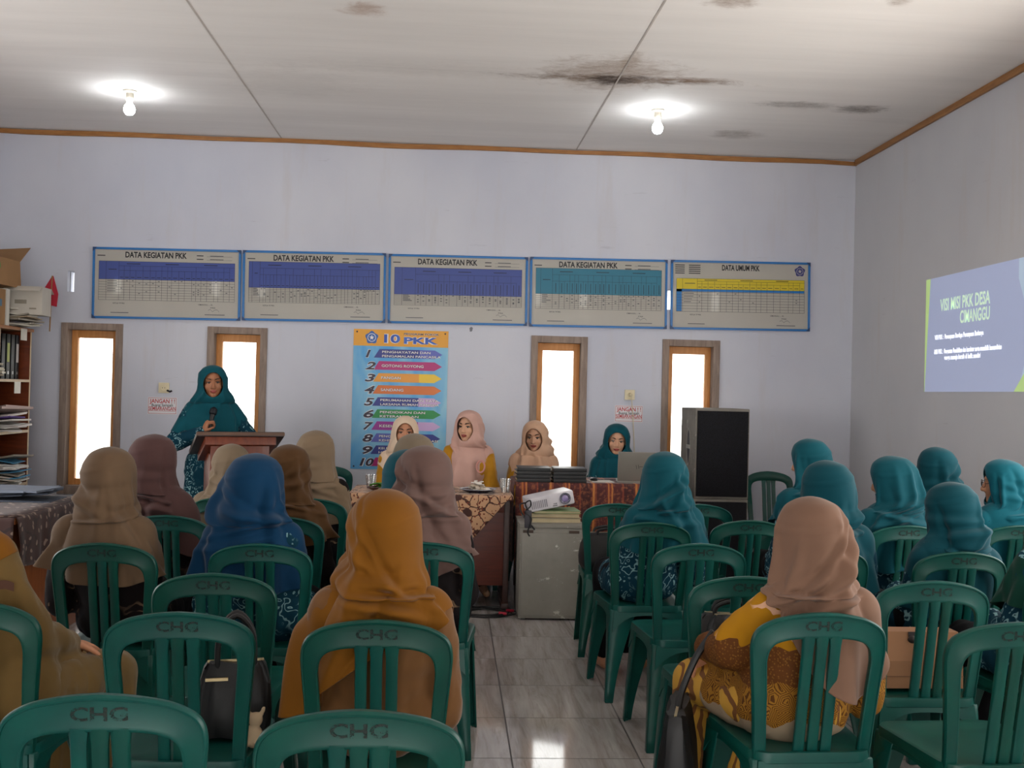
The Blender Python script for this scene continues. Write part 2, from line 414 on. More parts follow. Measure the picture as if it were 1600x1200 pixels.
# ------------------------------------------------------------------ green chairs
def chair_mat():
    t = NT('green_plastic'); P = t.pos()
    oi = t.n('ShaderNodeObjectInfo').outputs['Random']
    nz = t.noise(P, 9, 4).outputs[0]
    c = t.ramp(nz, [(.3, srgb('#02403a')), (.7, srgb('#034b41'))])
    hs = t.n('ShaderNodeHueSaturation'); t.l(c, hs.inputs['Color']); hs.inputs['Hue'].default_value = .5
    t.l(t.math('ADD', .86, t.math('MULTIPLY', oi, .25)), hs.inputs['Value']); t.l(t.math('ADD', .49, t.math('MULTIPLY', oi, .02)), hs.inputs['Hue'])
    sc = t.noise(t.mapv(P, (14, 14, 60)), 2.2, 5, .7).outputs[0]
    c2 = t.mix(t.rng(sc, .66, .76, 0, .35), hs.outputs[0], srgb('#356b5c'))
    t.col(c2); t.p(rough=.40, spec=.32); t.bump(t.noise(P, 160, 2).outputs[0], .06, .001); return t.mat
def worn_ink():
    t = NT('worn_black_print'); t.col(srgb('#0c211c')); t.p(rough=.5)
    nz = t.noise(t.mapv(t.pos(), (60, 60, 60)), 1.6, 4, .7).outputs[0]
    t.p(alpha=t.rng(nz, .42, .54, 0, .95)); return t.mat
M_chair = chair_mat(); M_ink = worn_ink()

def crom(pts, k=4):
    out = []
    for i in range(len(pts)-1):
        p0 = pts[max(i-1, 0)]; p1 = pts[i]; p2 = pts[i+1]; p3 = pts[min(i+2, len(pts)-1)]
        for j in range(k):
            t = j/k
            out.append(tuple(.5*((2*b)+(-a+c)*t+(2*a-5*b+4*c-d)*t*t+(-a+3*b-3*c+d)*t**3) for a, b, c, d in zip(p0, p1, p2, p3)))
    out.append(tuple(pts[-1])); return out
def back_y(x, z):
    return -.168-(z-.42)*.13-.022*(1-(x/.205)**2)*min(1, max(0, (z-.42)/.3))
def chair_back():
    o = [(.180, .40), (.186, .50), (.195, .60), (.204, .69), (.2055, .728), (.199, .757), (.180, .780), (.140, .800), (.095, .811), (.048, .818), (0, .821)]
    i = [(.140, .40), (.146, .50), (.152, .60), (.157, .668), (.157, .690), (.151, .715), (.135, .732), (.110, .741), (.08, .746), (.045, .748), (0, .749)]
    O = crom(o); I = crom(i); O += [(-x, z) for x, z in O[-2::-1]]; I += [(-x, z) for x, z in I[-2::-1]]
    rs = []
    for (ox, oz), (ix, iz) in zip(O, I):
        def P(f, d): x = ox+(ix-ox)*f; z = oz+(iz-oz)*f; return (x, back_y(x, z)+d, z)
        rs.append([P(.0, -.008), P(.07, -.0125), P(.14, -.0115), P(.16, -.008), P(.84, -.008), P(.90, -.010), P(.98, -.008), P(1, -.003), P(1, .008), P(.95, .011), P(.05, .011), P(0, .007)])
    return M().rings(rs)
def chair_slat(cx):
    rs = []
    for k in range(13):
        z = .405+(.757-.405)*k/12; w = .0158+.006*max(0, (z-.715)/.04)**2+.004*max(0, (.45-z)/.05)**2; w = min(w, .020)
        y = lambda x: back_y(x, z)
        rs.append([(cx-w, y(cx-w)-.006, z), (cx-w*.7, y(cx)-.0095, z), (cx+w*.7, y(cx)-.0095, z), (cx+w, y(cx+w)-.006, z), (cx+w, y(cx+w)+.005, z), (cx-w, y(cx-w)+.005, z)])
    return M().rings(rs)
def rrect(hx0, hx1, y0, y1, r, n=6):
    """rounded trapezoid outline: half width hx0 at y0, hx1 at y1"""
    c = [(hx1-r, y1-r, 0), (-hx1+r, y1-r, 90), (-hx0+r, y0+r, 180), (hx0-r, y0+r, 270)]; out = []
    for x, y, a in c:
        for k in range(n+1):
            th = R(a+90*k/n); out.append((x+r*math.cos(th), y+r*math.sin(th)))
    return out
def chair_seat():
    m = M(); rs = []
    base = rrect(.190, .212, -.20, .215, .06)
    for f, z in ((.02, .423), (.5, .4235), (.86, .428), (.955, .434), (.99, .432), (1.0, .424), (1.005, .405), (.985, .402), (.95, .418), (.5, .417), (.02, .416)):
        rs.append([(x*f, (y-.005)*f+.005, z) for x, y in base])
    m.rings(rs)
    # skirt with an arched lower edge on each side
    for side in range(4):
        n = 12; rs = []
        for k in range(n+1):
            u = -1+2*k/n; low = .315+.075*(1-abs(u)**3.2)
            if side < 2:
                x0 = (.183 if side == 0 else .205)*.93*u; y0 = -.196 if side == 0 else .211; d = 1 if side == 0 else -1
                q = 1+.05*(.42-low)/.1
                rs.append([(x0, y0, .41), (x0*q, y0-d*.010, low), (x0*q, y0-d*.010+d*.009, low), (x0, y0+d*.010, .41)])
            else:
                s = -1 if side == 2 else 1; yy = .008+.188*u; hw = .194+.010*u
                q = .012*(.42-low)/.1
                rs.append([(s*hw, yy, .41), (s*(hw+q), yy*1.03, low), (s*(hw+q-.009), yy*1.03, low), (s*(hw-.010), yy, .41)])
        m.rings(rs)
    return m
def chair_leg(sx, sy):
    rs = []; n = 8
    for k in range(n+1):
        t = k/n; z = .412*(1-t); w = .088*(1-t)**1.6+.040+.004*(1-t); th = .009
        cx = (.186 if sy < 0 else .204)+.026*t; cy = (.190 if sy < 0 else .205)+(.045 if sy < 0 else .02)*t
        pts = [(0, 0), (-w, 0), (-w, -th), (-th, -th), (-th, -w*.9), (0, -w*.9)]
        r = [(sx*(cx+a), sy*(cy+b)+.004, z) for a, b in pts]
        rs.append(r if sx*sy > 0 else r[::-1])
    m = M().rings(rs)
    m.lathe([(.001, 0), (.012, 0), (.012, .006), (.001, .006)], 10, (sx*(cx-.016), sy*(cy-.010)+.004, 0)); return m
def chair_letters(body, w=.112, sz=.036, z0=.772, cx=0):
    vs, fs = text_mesh(body, .028); x0 = min(p[0] for p in vs); x1 = max(p[0] for p in vs); k = w/(x1-x0)
    out = []
    for p in vs:
        x = cx+(p[0]-(x0+x1)/2)*k; z = z0+p[1]*sz
        out.append((x, back_y(x, z)-.0092, z))
    return M().add(out, fs)

chair0 = thing('plastic_chair', '', 'chair', group='green chairs')
link('seat', chair_seat().mesh('seat', M_chair, angle=40), chair0)
link('back_frame', chair_back().mesh('back_frame', M_chair, angle=50), chair0)
for cx in (-.0415, 0, .0415): link('slat', chair_slat(cx).mesh('slat', M_chair, angle=50), chair0)
for sy in (-1, 1):
    for sx in (-1, 1): link('leg', chair_leg(sx, sy).mesh('leg', M_chair, bevel=.0025, seg=1, angle=50), chair0)
link('lettering', chair_letters('CHG').mesh('lettering', M_ink, smooth=False, recalc=False), chair0)['label'] = 'worn black lettering printed on the top rail'

CH_TOP = .835    # photo height of the top rail above the floor
CH_K = CH_TOP/.821; CH_S = .935
chairs = {}
_first = [True]
def chair(key, px, py, rot, label):
    q = atZ(px, py, CH_TOP); rz = R(rot)
    off = Matrix.Rotation(rz, 3, 'Z') @ Vector((0, -.226*CH_S, 0))
    loc = Vector((q.x-off.x, q.y-off.y, 0))
    if _first[0]: c = chair0; c.location = loc; c.rotation_euler = (0, 0, rz); c['label'] = label; _first[0] = False
    else: c = dup(chair0, loc, rz, label)
    c.scale = (CH_S, CH_S, CH_K); chairs[key] = c; return c

CH = [
 ('c1', 160, 1080, 2, 'empty green chair nearest the camera at the bottom left corner, its whole arched rail showing'),
 ('c2', 563, 1105, 0, 'empty green chair at the bottom centre, straight behind the mustard headscarf'),
 ('c3', 280, 954, 1, 'green chair at the left with a black handbag standing on its seat'),
 ('c4', 335, 894, 0, 'empty green chair in the left block, directly behind the royal blue headscarf'),
 ('c5', 162, 847, -3, 'green chair under the woman in the tan headscarf beside the batik side desk'),
 ('c6', 590, 966, 0, 'green chair under the woman in the mustard headscarf and tan uniform'),
 ('c7', 407, 848, 0, 'green chair under the woman in the royal blue headscarf'),
 ('c8', -52, 935, -4, 'green chair at the left edge under the person in the khaki uniform'),
 ('c9', 664, 846, -2, 'green chair under the dusty rose headscarf in front of the brown desk'),
 ('c10', 262, 804, -4, 'green chair under the woman in the mauve headscarf'),
 ('c11', 352, 776, -3, 'green chair under the woman in the cream headscarf nearest the lectern'),
 ('c12', 486, 778, -4, 'green chair under the pale beige headscarf beside the brown one'),
 ('c13', 440, 806, -3, 'green chair under the woman in the brown headscarf'),
 ('c14', 603, 904, 0, 'empty green chair mostly hidden in front of the mustard headscarf'),
 ('c15', 1018, 815, 2, 'green chair under the teal clad woman nearest the aisle, behind the grey cabinet'),
 ('c16', 966, 786, -6, 'green chair beside the grey metal cabinet, its seat holding a black bag'),
 ('c17', 1092, 787, 0, 'green chair before the loudspeaker, half hidden by the aisle woman in teal'),
 ('c18', 1172, 812, 2, 'empty green chair just left of the peach headscarf, second from the aisle'),
 ('c19', 1094, 848, 1, 'empty green chair at the aisle, all slats clear, behind the aisle woman in teal'),
 ('c20', 1168, 899, 0, 'empty green chair cut off by the yellow batik sleeve'),
 ('c21', 1284, 955, 3, 'green chair under the woman in the peach headscarf and yellow batik'),
 ('c22', 1460, 906, 0, 'green chair on the right with a brown paper bag on its seat'),
 ('c23', 1588, 970, 3, 'empty green chair nearest the camera at the bottom right corner'),
 ('c24', 1503, 861, 2, 'green chair under the teal clad woman seated behind the bespectacled one'),
 ('c25', 1418, 820, 3, 'green chair under the squared teal headscarf with the red collar patch'),
 ('c26', 1592, 820, 4, 'green chair under the bespectacled woman in teal at the right edge'),
 ('c27', 1286, 855, 2, 'green chair hidden behind the peach headscarf under the near teal clad woman'),
 ('c33', 1690, 906, 3, 'green chair at the far right edge of the frame, mostly out of view'),
]
for a in CH: chair(*a)
def chair_at(key, x, y, rot, label):
    c = dup(chair0, (x, y, 0), R(rot), label); c.scale = (CH_S, CH_S, CH_K); chairs[key] = c; return c
for a in [('c28', atY(1201, 726, 8.2).x, 7.98, 180, 'empty green chair against the back wall right of the loudspeaker'), ('c29', 1.27, 7.98, 180, 'green chair under the woman in teal behind the laptop'), ('c30', .64, 7.98, 180, 'green chair under the woman in the apricot headscarf behind the black folders'),
          ('c31', .14, 7.60, 182, 'green chair under the woman in the blush headscarf behind the brown desk'), ('c32', -.92, 7.62, 180, 'empty green chair beyond the pale beige headscarf, left of the poster'),
          ('c34', 1.89, 5.34, 8, 'green chair under the far teal clad woman nearest the loudspeaker'), ('c35', 2.60, 5.42, 2, 'green chair under the far teal clad woman by the right wall'),
          ('c36', -.21, 4.96, -2, 'green chair under the pale cream headscarf right before the brown desk'), ('c37', -.19, 4.42, -2, 'green chair under the teal headscarf peeping out behind the dusty rose one'),
          ('c38', -.32, 7.60, 180, 'green chair under the woman in the ivory headscarf in front of the poster')]: chair_at(*a)
link('lettering', M().text('0', .05, (-.155, -.2105, .30), mi=0, align='CENTER', offset=.01).text('4', .05, (-.158, -.214, .245), align='CENTER', offset=.01).text('2', .05, (-.160, -.218, .19), align='CENTER', offset=.01).mesh('leg_lettering', M_ink, smooth=False), chairs['c22'])['label'] = 'black digits 042 painted down the rear left leg'
# ------------------------------------------------------------------ tables, lectern, cabinet, loudspeakers
M_deskw = wood('red_brown_desk_wood', '#4c1a0d', '#652513', .42, (1.5, 14, 14), .2)
M_deskd = wood('dark_desk_wood', '#2a120c', '#3a1a10', .45, (1.5, 14, 14))
M_orange_w = wood('orange_side_wood', '#8a4a1e', '#a85f2a', .45, (14, 14, 2))
M_podium = wood('podium_veneer', '#5c2411', '#763417', .42, (18, 18, 1.6), .1)
M_podtop = wood('podium_top', '#2b1a15', '#3b2620', .4, (3, 14, 14))

def batik_cloth(name, base, a, b, scale=1.0):
    t = NT(name); P = t.pos()
    nz = t.noise(P, 3.2*scale, 3).outputs['Color']
    wv = t.n('ShaderNodeVectorMath', operation='MULTIPLY_ADD'); t.l(nz, wv.inputs[0]); wv.inputs[1].default_value = (.16/scale,)*3; t.l(P, wv.inputs[2])
    v = t.vor(wv.outputs[0], 7*scale, 'DISTANCE_TO_EDGE').outputs['Distance']
    c = t.mix(t.rng(v, .022, .05), srgb(b), srgb(base))
    v2 = t.vor(wv.outputs[0], 22*scale, 'F1').outputs['Distance']
    c = t.mix(t.rng(v2, .26, .32, 1, 0), c, srgb(a))
    v3 = t.vor(t.mapv(wv.outputs[0], loc=(3, 1, 2)), 5*scale, 'F1').outputs['Distance']
    c = t.mix(t.rng(v3, .26, .29, 1, 0), c, srgb(b))
    t.col(c); t.p(rough=.8, sheen=.15); return t.mat
M_cloth1 = batik_cloth('cream_brown_batik', '#b98f6c', '#6d2f1b', '#3d1a12', 2.0)
M_cloth3 = batik_cloth('dark_brown_batik', '#3d221c', '#8f7a6c', '#2a1715', 1.1)
def stripe_cloth():
    t = NT('striped_maroon_batik'); P = t.pos()
    sp = t.n('ShaderNodeSeparateXYZ'); t.l(P, sp.inputs[0]); nz = t.noise(P, 14, 4).outputs[0]
    f = t.math('FRACT', t.math('DIVIDE', t.math('ADD', sp.outputs[0], t.math('MULTIPLY', nz, .012)), .30))
    c = t.ramp(f, [(0, srgb('#4a1616')), (.22, srgb('#5a1c18')), (.26, srgb('#a8602c')), (.30, srgb('#6e2a1a')), (.34, srgb('#b06a34')), (.38, srgb('#4d1817')), (.60, srgb('#7a3420')), (.64, srgb('#3c1214')), (.86, srgb('#551b19')), (.90, srgb('#b87438')), (.95, srgb('#7a3820'))], 'CONSTANT')
    m = t.noise(t.mapv(P, (30, 30, 30)), 1.5, 3, .6).outputs[0]
    c = t.mix(t.rng(m, .5, .66, 0, .6), c, srgb('#9a5a35')); t.col(c); t.p(rough=.8, sheen=.15); return t.mat
M_cloth2 = stripe_cloth()

def drape(name, mats, label, cat, x0, x1, y0, y1, z, over, loc, amp=.012, nx=72, ny=36, seed=1, thick=.003):
    """a cloth on a table top; over = dict of hang functions f(u)->length for sides 'front','left','right','back' """
    rnd = random.Random(seed); ph = [rnd.uniform(0, 6.28) for _ in range(8)]
    m = M(); t = thick
    def strip(side):
        rows = 14; n = nx; g = []
        for i in range(n+1):
            u = i/n; L = over[side](u); col = []
            for j in range(rows+1):
                d = L*j/rows; s = min(1, d/.14)
                w = amp*s*(math.sin(u*31+ph[0])+.7*math.sin(u*17+ph[1])+.4*math.sin(u*57+ph[2]))
                o = .010+amp*1.2*s+w*.6
                if side == 'front': p = (x0+(x1-x0)*u, y0-o, z-d)
                elif side == 'back': p = (x0+(x1-x0)*u, y1+o, z-d)
                elif side == 'left': p = (x0-o, y0+(y1-y0)*u, z-d)
                else: p = (x1+o, y0+(y1-y0)*u, z-d)
                if j == 0:
                    p = list(p)
                    if side == 'front': p[1] = y0-.004
                    if side == 'back': p[1] = y1+.004
                    if side == 'left': p[0] = x0-.004
                    if side == 'right': p[0] = x1+.004
                    p = tuple(p)
                col.append(p)
            g.append(col)
        o0 = len(m.v); vs = [p for c in g for p in c]; R1 = rows+1
        m.add(vs, [(a*R1+b, (a+1)*R1+b, (a+1)*R1+b+1, a*R1+b+1) for a in range(n) for b in range(rows)])
    n = 10; vs = [(x0-.004+(x1-x0+.008)*i/n, y0-.004+(y1-y0+.008)*j/n, z+.0012*math.sin(i*2.1+j*1.7)) for i in range(n+1) for j in range(n+1)]
    m.add(vs, [(a*(n+1)+b, (a+1)*(n+1)+b, (a+1)*(n+1)+b+1, a*(n+1)+b+1) for a in range(n) for b in range(n)])
    for s in over: strip(s)
    o = m.build(name, mats, None, loc, smooth=True, angle=80)
    md = o.modifiers.new('solid', 'SOLIDIFY'); md.thickness = thick; md.offset = 1
    return tag(o, label, cat)

# brown desk (centre left)
D1 = thing('office_desk', 'red-brown wooden desk under the cream and brown batik cloth, before the two seated officials', 'desk', (-.12, 6.98, 0))
w1, d1 = 1.06, .60
M().box(-w1/2, w1/2, -d1/2, d1/2, .715, .74).build('top', M_deskw, D1, bevel=.004)
M().box(-w1/2+.03, w1/2-.03, -d1/2+.03, -d1/2+.05, .635, .715).box(-w1/2+.03, w1/2-.03, -d1/2+.045, -d1/2+.062, .16, .635).build('modesty_panel', M_deskw, D1, bevel=.003)
for s in (-1, 1):
    M().box(s*(w1/2-.035)-.018, s*(w1/2-.035)+.018, -d1/2+.02, d1/2-.03, .05, .715).build('side_panel', M_deskd, D1, bevel=.003)
    M().box(s*(w1/2-.035)-.024, s*(w1/2-.035)+.024, -d1/2+.01, d1/2-.02, 0, .05).build('foot', M_deskd, D1, bevel=.003)
# cloth: hangs to a point at the front centre
drape('tablecloth', M_cloth1, 'cream and brown batik cloth hanging to a point over the red-brown desk', 'tablecloth', -w1/2+.01, w1/2-.01, -d1/2, d1/2, .745,
      {'front': lambda u: .02+.36*max(0, 1-abs(u-.68)/.30) if u > .38 else .02+.16*max(0, 1-abs(u-.12)/.2), 'left': lambda u: .10, 'right': lambda u: .02}, (-.12, 6.98, 0), amp=.006, seed=3)

# striped table (centre right)
D2 = thing('folding_table', 'long table wrapped in maroon striped batik, holding the black folders and the laptop', 'table', (1.025, 7.42, 0))
M().box(-.565, .565, -.26, .26, .765, .79).build('top', M_deskd, D2, bevel=.004)
for sx in (-1, 1):
    for sy in (-1, 1): M().box(sx*.52-.02, sx*.52+.02, sy*.21-.02, sy*.21+.02, 0, .765).build('leg', M_deskd, D2, bevel=.002)
drape('tablecloth', M_cloth2, 'maroon tablecloth with orange batik stripes over the long table', 'tablecloth', -.57, .57, -.265, .265, .795,
      {'front': lambda u: .60+.02*math.sin(9*u), 'left': lambda u: .55, 'right': lambda u: .5}, (1.025, 7.42, 0), amp=.007, seed=5)

# side desk at far left with dark batik
D3 = thing('office_desk', 'orange wooden side desk at the left under the dark brown batik', 'desk', (-2.72, 5.75, 0))
M().box(-.60, .58, -.50, .55, .70, .73).build('top', M_orange_w, D3, bevel=.004)
for x0 in (-.56, .50): M().box(x0, x0+.04, -.46, .50, 0, .70).build('side_panel', M_orange_w, D3, bevel=.003)
M().box(-.52, .50, -.46, -.43, .08, .70).build('front_panel', M_orange_w, D3, bevel=.003)
drape('tablecloth', M_cloth3, 'dark brown floral batik cloth over the side desk at the left', 'tablecloth', -.60, .58, -.50, .55, .735,
      {'front': lambda u: .27+.015*math.sin(11*u), 'right': lambda u: .24+.02*math.sin(7*u), 'left': lambda u: .2}, (-2.72, 5.75, 0), amp=.010, seed=8)

# lectern
pc = atY(368, 700, 7.12)
LP = thing('lectern', 'brown veneer lectern with a dark slanted top, the speaker standing behind it', 'lectern', (pc.x, 7.15, 0), R(20)); LP.scale = (.89, .89, .99)
M().box(-.215, .215, -.19, -.165,   .05, 1.03).box(-.16, .16, -.197, -.19, .12, .95).build('front_panel', M_podium, LP, bevel=.004)
for s in (-1, 1): M().prism([(0, 0), (0, 0)], 0, 0) if False else M().box(s*.2-.013, s*.2+.013, -.165, .19,   .05, .97).build('side_panel', M_podium, LP, bevel=.003)
M().box(-.235, .235, -.21, .21, 0, .05).build('base', M_podtop, LP, bevel=.004)
top = T((0, -.02, 1.03), rx=-17)
M().box(-.32, .32, -.215, .30, 0, .032, mat=top).build('top', M_podtop, LP, bevel=.004)
M().box(-.26, .26, -.20, .26, -.055, 0, mat=top).build('top_frame', M_podium, LP, bevel=.004)
M().box(-.322, .322, -.219, -.214, .006, .026, mat=top).build('edge_strip', mat('worn_edge', '#5d4334', .5), LP, smooth=False)

# metal cabinet
def scuffed(name, c1, c2, chips, rough=.5):
    t = NT(name); P = t.pos(); nz = t.noise(P, 3.5, 5, .65).outputs[0]
    c = t.ramp(nz, [(.3, srgb(c1)), (.7, srgb(c2))])
    ch = t.noise(t.mapv(P, (1, 1, 1.2)), 13, 6, .72).outputs[0]
    c = t.mix(t.rng(ch, .62, .66, 0, .85), c, srgb(chips))
    dk = t.noise(t.mapv(P, loc=(4, 2, 7)), 22, 4, .7).outputs[0]
    c = t.mix(t.rng(dk, .68, .72, 0, .7), c, srgb('#4a4138')); t.col(c); t.p(rough=rough); return t.mat
M_cab = scuffed('scuffed_grey_steel', '#7f7c74', '#918d84', '#c9c6bd')
a = atY(810, 968, 6.40); b = atY(910, 968, 6.40)
cx = (a.x+b.x)/2; cw = (b.x-a.x)/2
CB = thing('metal_cabinet', 'scuffed grey metal cabinet in the aisle, with the projector and books on top', 'cabinet', (cx, 6.42+.22, 0))
M().box(-cw, cw, -.20, .22, .012, .585).build('body', M_cab, CB, bevel=.004)
M().box(-cw+.012, cw-.012, -.208, -.198, .03, .545).build('front_panel', M_cab, CB, bevel=.003)
M().box(-cw-.004, cw+.004, -.206, .225, .575, .60).build('top', M_cab, CB, bevel=.003)
for x in (-cw+.05, cw-.06): M().box(x-.032, x+.032, -.2095, -.205, .545, .562).build('latch', mat('rust_latch', '#4a3a30', .6), CB, smooth=False)
for sx in (-1, 1):
    for sy in (-1, 1): M().box(sx*(cw-.03)-.012, sx*(cw-.03)+.012, sy*.17-.012, sy*.17+.012, 0, .014).build('foot', M_black, CB)

# loudspeakers
M_spk = scuffed('scuffed_speaker_side', '#6a665f', '#8a857b', '#b3ada3', .7)
def grille():
    t = NT('black_speaker_grille'); P = t.pos(); v = t.vor(P, 160).outputs['Distance']
    t.col(t.ramp(v, [(.3, srgb('#050507')), (.6, srgb('#14141a'))])); t.p(rough=.7, spec=.2); return t.mat
M_gr = grille()
sx0 = atY(1087, 700, 7.75).x; sx1 = atY(1172, 700, 7.75).x; sw = (sx1-sx0)/2; sc = (sx0+sx1)/2
def speaker(z0, z1, label):
    t = thing('loudspeaker', label, 'loudspeaker', (sc, 8.0, z0)); H = z1-z0
    M().box(-sw, sw, -.225, .26, 0, H).build('cabinet', M_spk, t, bevel=.008)
    M().box(-sw+.014, sw-.014, -.25, -.215, .02, H-.02).build('grille', M_gr, t, bevel=.006)
    for s in (-1, 1):
        h = M(); c = Matrix.Translation((s*(sw+.001), -.03, H*.56)) @ Matrix.Rotation(R(90), 4, 'Y')
        pts = lambda a, b, z: [c @ Vector((a*math.cos(q*math.pi/12), b*math.sin(q*math.pi/12), z)) for q in range(24)]
        k = s
        h.rings([pts(.150, .062, 0), pts(.150, .062, k*.006), pts(.130, .048, k*.006), pts(.128, .046, k*.001)], 0)
        ho = h.build('handle_cup', mat('steel_ring', '#8c887f', .45), t)
        M().rings([pts(.129, .047, k*.0035), pts(.129, .047, k*.0045)]).build('handle_recess', M_black, ho)
        M().box(s*(sw+.008)-.006, s*(sw+.008)+.006, -.078, .018, H*.56-.014, H*.56+.014).build('handle', mat('steel_bar', '#9a968d', .4), ho, bevel=.003)
    return t
speaker(0, .645, 'lower black loudspeaker standing on the floor under the upper one')
speaker(.646, 1.335, 'upper black loudspeaker with the oval side handle, stacked by the rightmost window')
# ------------------------------------------------------------------ people
def skin_mat(name, c):
    t = NT(name); nz = t.noise(t.pos(), 22, 3).outputs[0]; c = srgb(c)
    t.col(t.ramp(nz, [(.3, tuple(x*.92 for x in c[:3])), (.7, tuple(x*1.06 for x in c[:3]))]))
    t.p(rough=.5, spec=.35, sub=.06); t.b.inputs['Subsurface Radius'].default_value = (.02, .008, .004); return t.mat
M_skin = [skin_mat('warm_skin', '#b98263'), skin_mat('light_skin', '#c99a7c'), skin_mat('tan_skin', '#9f6a4c')]
M_lip = mat('lip_red', '#8d3f3a', .4); M_eyew = mat('eye_white', '#a89c90', .3); M_iris = mat('dark_iris', '#1b0f0a', .2); M_brow = mat('dark_brow', '#2a1a14', .7)
def batik(name, base, line, second, scale, thick, cover=.5, rough=.8):
    t = NT(name); P = t.pos(); n1 = t.noise(P, 7, 3).outputs['Color']
    wv = t.n('ShaderNodeVectorMath', operation='MULTIPLY_ADD'); t.l(n1, wv.inputs[0]); wv.inputs[1].default_value = (.09,)*3; t.l(P, wv.inputs[2])
    v = t.vor(wv.outputs[0], scale, 'SMOOTH_F1').outputs['Distance']
    ringf = t.math('ABSOLUTE', t.math('SUBTRACT', t.math('FRACT', t.math('MULTIPLY', v, 2.6)), .5))
    msk = t.noise(t.mapv(P, loc=(2, 5, 1)), 5, 2).outputs[0]
    on = t.rng(msk, cover-.05, cover+.05)
    f = t.math('MULTIPLY', t.rng(ringf, thick, thick*.5), on)
    c = t.mix(t.noise(P, 3, 2).outputs[0], srgb(base), srgb(second)); c = t.mix(f, c, srgb(line))
    t.col(c); t.p(rough=rough, sheen=0, spec=.12); return t.mat
M_teal_b = batik('teal_scroll_batik', '#0c3a49', '#7fa6aa', '#0a2f40', 36, .12, .44)
M_black_b = batik('black_floral_batik', '#0f0b0b', '#7d6650', '#160f11', 15, .07, .56)
def yellow_batik():
    t = NT('yellow_honeycomb_batik'); P = t.pos(); sp = t.n('ShaderNodeSeparateXYZ'); t.l(P, sp.inputs[0]); z = sp.outputs[2]
    nz = t.noise(P, 5, 3).outputs[0]; zz = t.math('ADD', z, t.math('MULTIPLY', t.math('SUBTRACT', nz, .5), .16))
    e = t.vor(P, 26, 'DISTANCE_TO_EDGE').outputs['Distance']
    hon = t.mix(t.math('LESS_THAN', t.math('ABSOLUTE', t.math('SUBTRACT', t.math('FRACT', t.math('MULTIPLY', e, 8)), .5)), .20), srgb('#946722'), srgb('#563312'))
    dots = t.vor(P, 120).outputs['Distance']
    brown = t.mix(t.rng(dots, .25, .4), srgb('#7f5522'), srgb('#5e3717'))
    wv = t.n('ShaderNodeVectorMath', operation='MULTIPLY_ADD'); t.l(t.noise(P, 9, 2).outputs['Color'], wv.inputs[0]); wv.inputs[1].default_value = (.08,)*3; t.l(P, wv.inputs[2])
    e2 = t.vor(wv.outputs[0], 7, 'DISTANCE_TO_EDGE').outputs['Distance']
    sel = t.rng(t.noise(t.mapv(P, loc=(3, 3, 3)), 4, 1).outputs[0], .48, .52)
    yel = t.mix(t.math('MULTIPLY', t.math('LESS_THAN', e2, .035), sel), srgb('#a8750f'), srgb('#d3a486'))
    c = t.mix(t.math('LESS_THAN', zz, .72), yel, brown); c = t.mix(t.math('LESS_THAN', zz, .60), c, hon); c = t.mix(t.math('LESS_THAN', zz, .485), c, srgb('#94826c'))
    t.col(c); t.p(rough=.75, sheen=0, spec=.15); return t.mat
M_yel_b = yellow_batik()
def stripes(name, a, b):
    t = NT(name); P = t.pos(); sp = t.n('ShaderNodeSeparateXYZ'); t.l(P, sp.inputs[0])
    q = t.math('ADD', t.math('MULTIPLY', sp.outputs[0], 38), t.math('MULTIPLY', t.noise(P, 6, 2).outputs[0], 4))
    t.col(t.mix(t.math('LESS_THAN', t.math('FRACT', q), .42), srgb(a), srgb(b))); t.p(rough=.8); return t.mat
M_stripe = stripes('brown_striped_batik', '#b98a2c', '#6b4016')
M_yel = fabric('golden_satin', '#b07c16', .12, .5, .3)
M_khaki = fabric('khaki_uniform', '#66502c'); M_tan = fabric('tan_uniform', '#6c4a2a'); M_darksk = fabric('black_skirt', '#0d0c0f', .1, .9, 0); M_tealsk = fabric('dark_teal_skirt', '#0d2c38')
HC = dict(teal='#084853', teal2='#07424d', blue='#063251', tan='#634f3c', mauve='#523a38', cream='#796956', brown='#50371f', beige='#786652', mustard='#72470d', pale='#726555', rose='#624c46', peach='#775b4b', ivory='#d8c0a8', blush='#c09a8e', apricot='#cfa88c', green='#06352a', tealbright='#0a5664')
HM = {k: fabric('headscarf_'+k, v,   .07, .8, .12) for k, v in HC.items()}

def union(m, voxel, smooth=4, name='u', mats=(), keep_big=False):
    me = m.mesh('tmp', [], smooth=False); o = bpy.data.objects.new('tmp', me); COL.objects.link(o)
    md = o.modifiers.new('r', 'REMESH'); md.mode = 'VOXEL'; md.voxel_size = voxel; md.use_smooth_shade = True
    if smooth: s = o.modifiers.new('s', 'SMOOTH'); s.iterations = smooth; s.factor = .5
    dg = bpy.context.evaluated_depsgraph_get(); out = bpy.data.meshes.new_from_object(o.evaluated_get(dg)); out.name = name
    bpy.data.objects.remove(o); bpy.data.meshes.remove(me)
    out.materials.clear()
    for x in mats: out.materials.append(x)
    return out
def wrinkle(me, amp, scale, seed=0, stretch=(1, 1, 1)):
    n = len(me.vertices); co = np.empty(n*3); me.vertices.foreach_get('co', co); co = co.reshape(-1, 3)
    no = np.empty(n*3); me.vertices.foreach_get('normal', no); no = no.reshape(-1, 3)
    d = np.array([noise.turbulence(Vector((c[0]*scale*stretch[0]+seed, c[1]*scale*stretch[1], c[2]*scale*stretch[2])), 3, False) for c in co])
    d = d-np.median(d); co += no*(d*amp)[:, None]; me.vertices.foreach_set('co', co.ravel()); me.update()

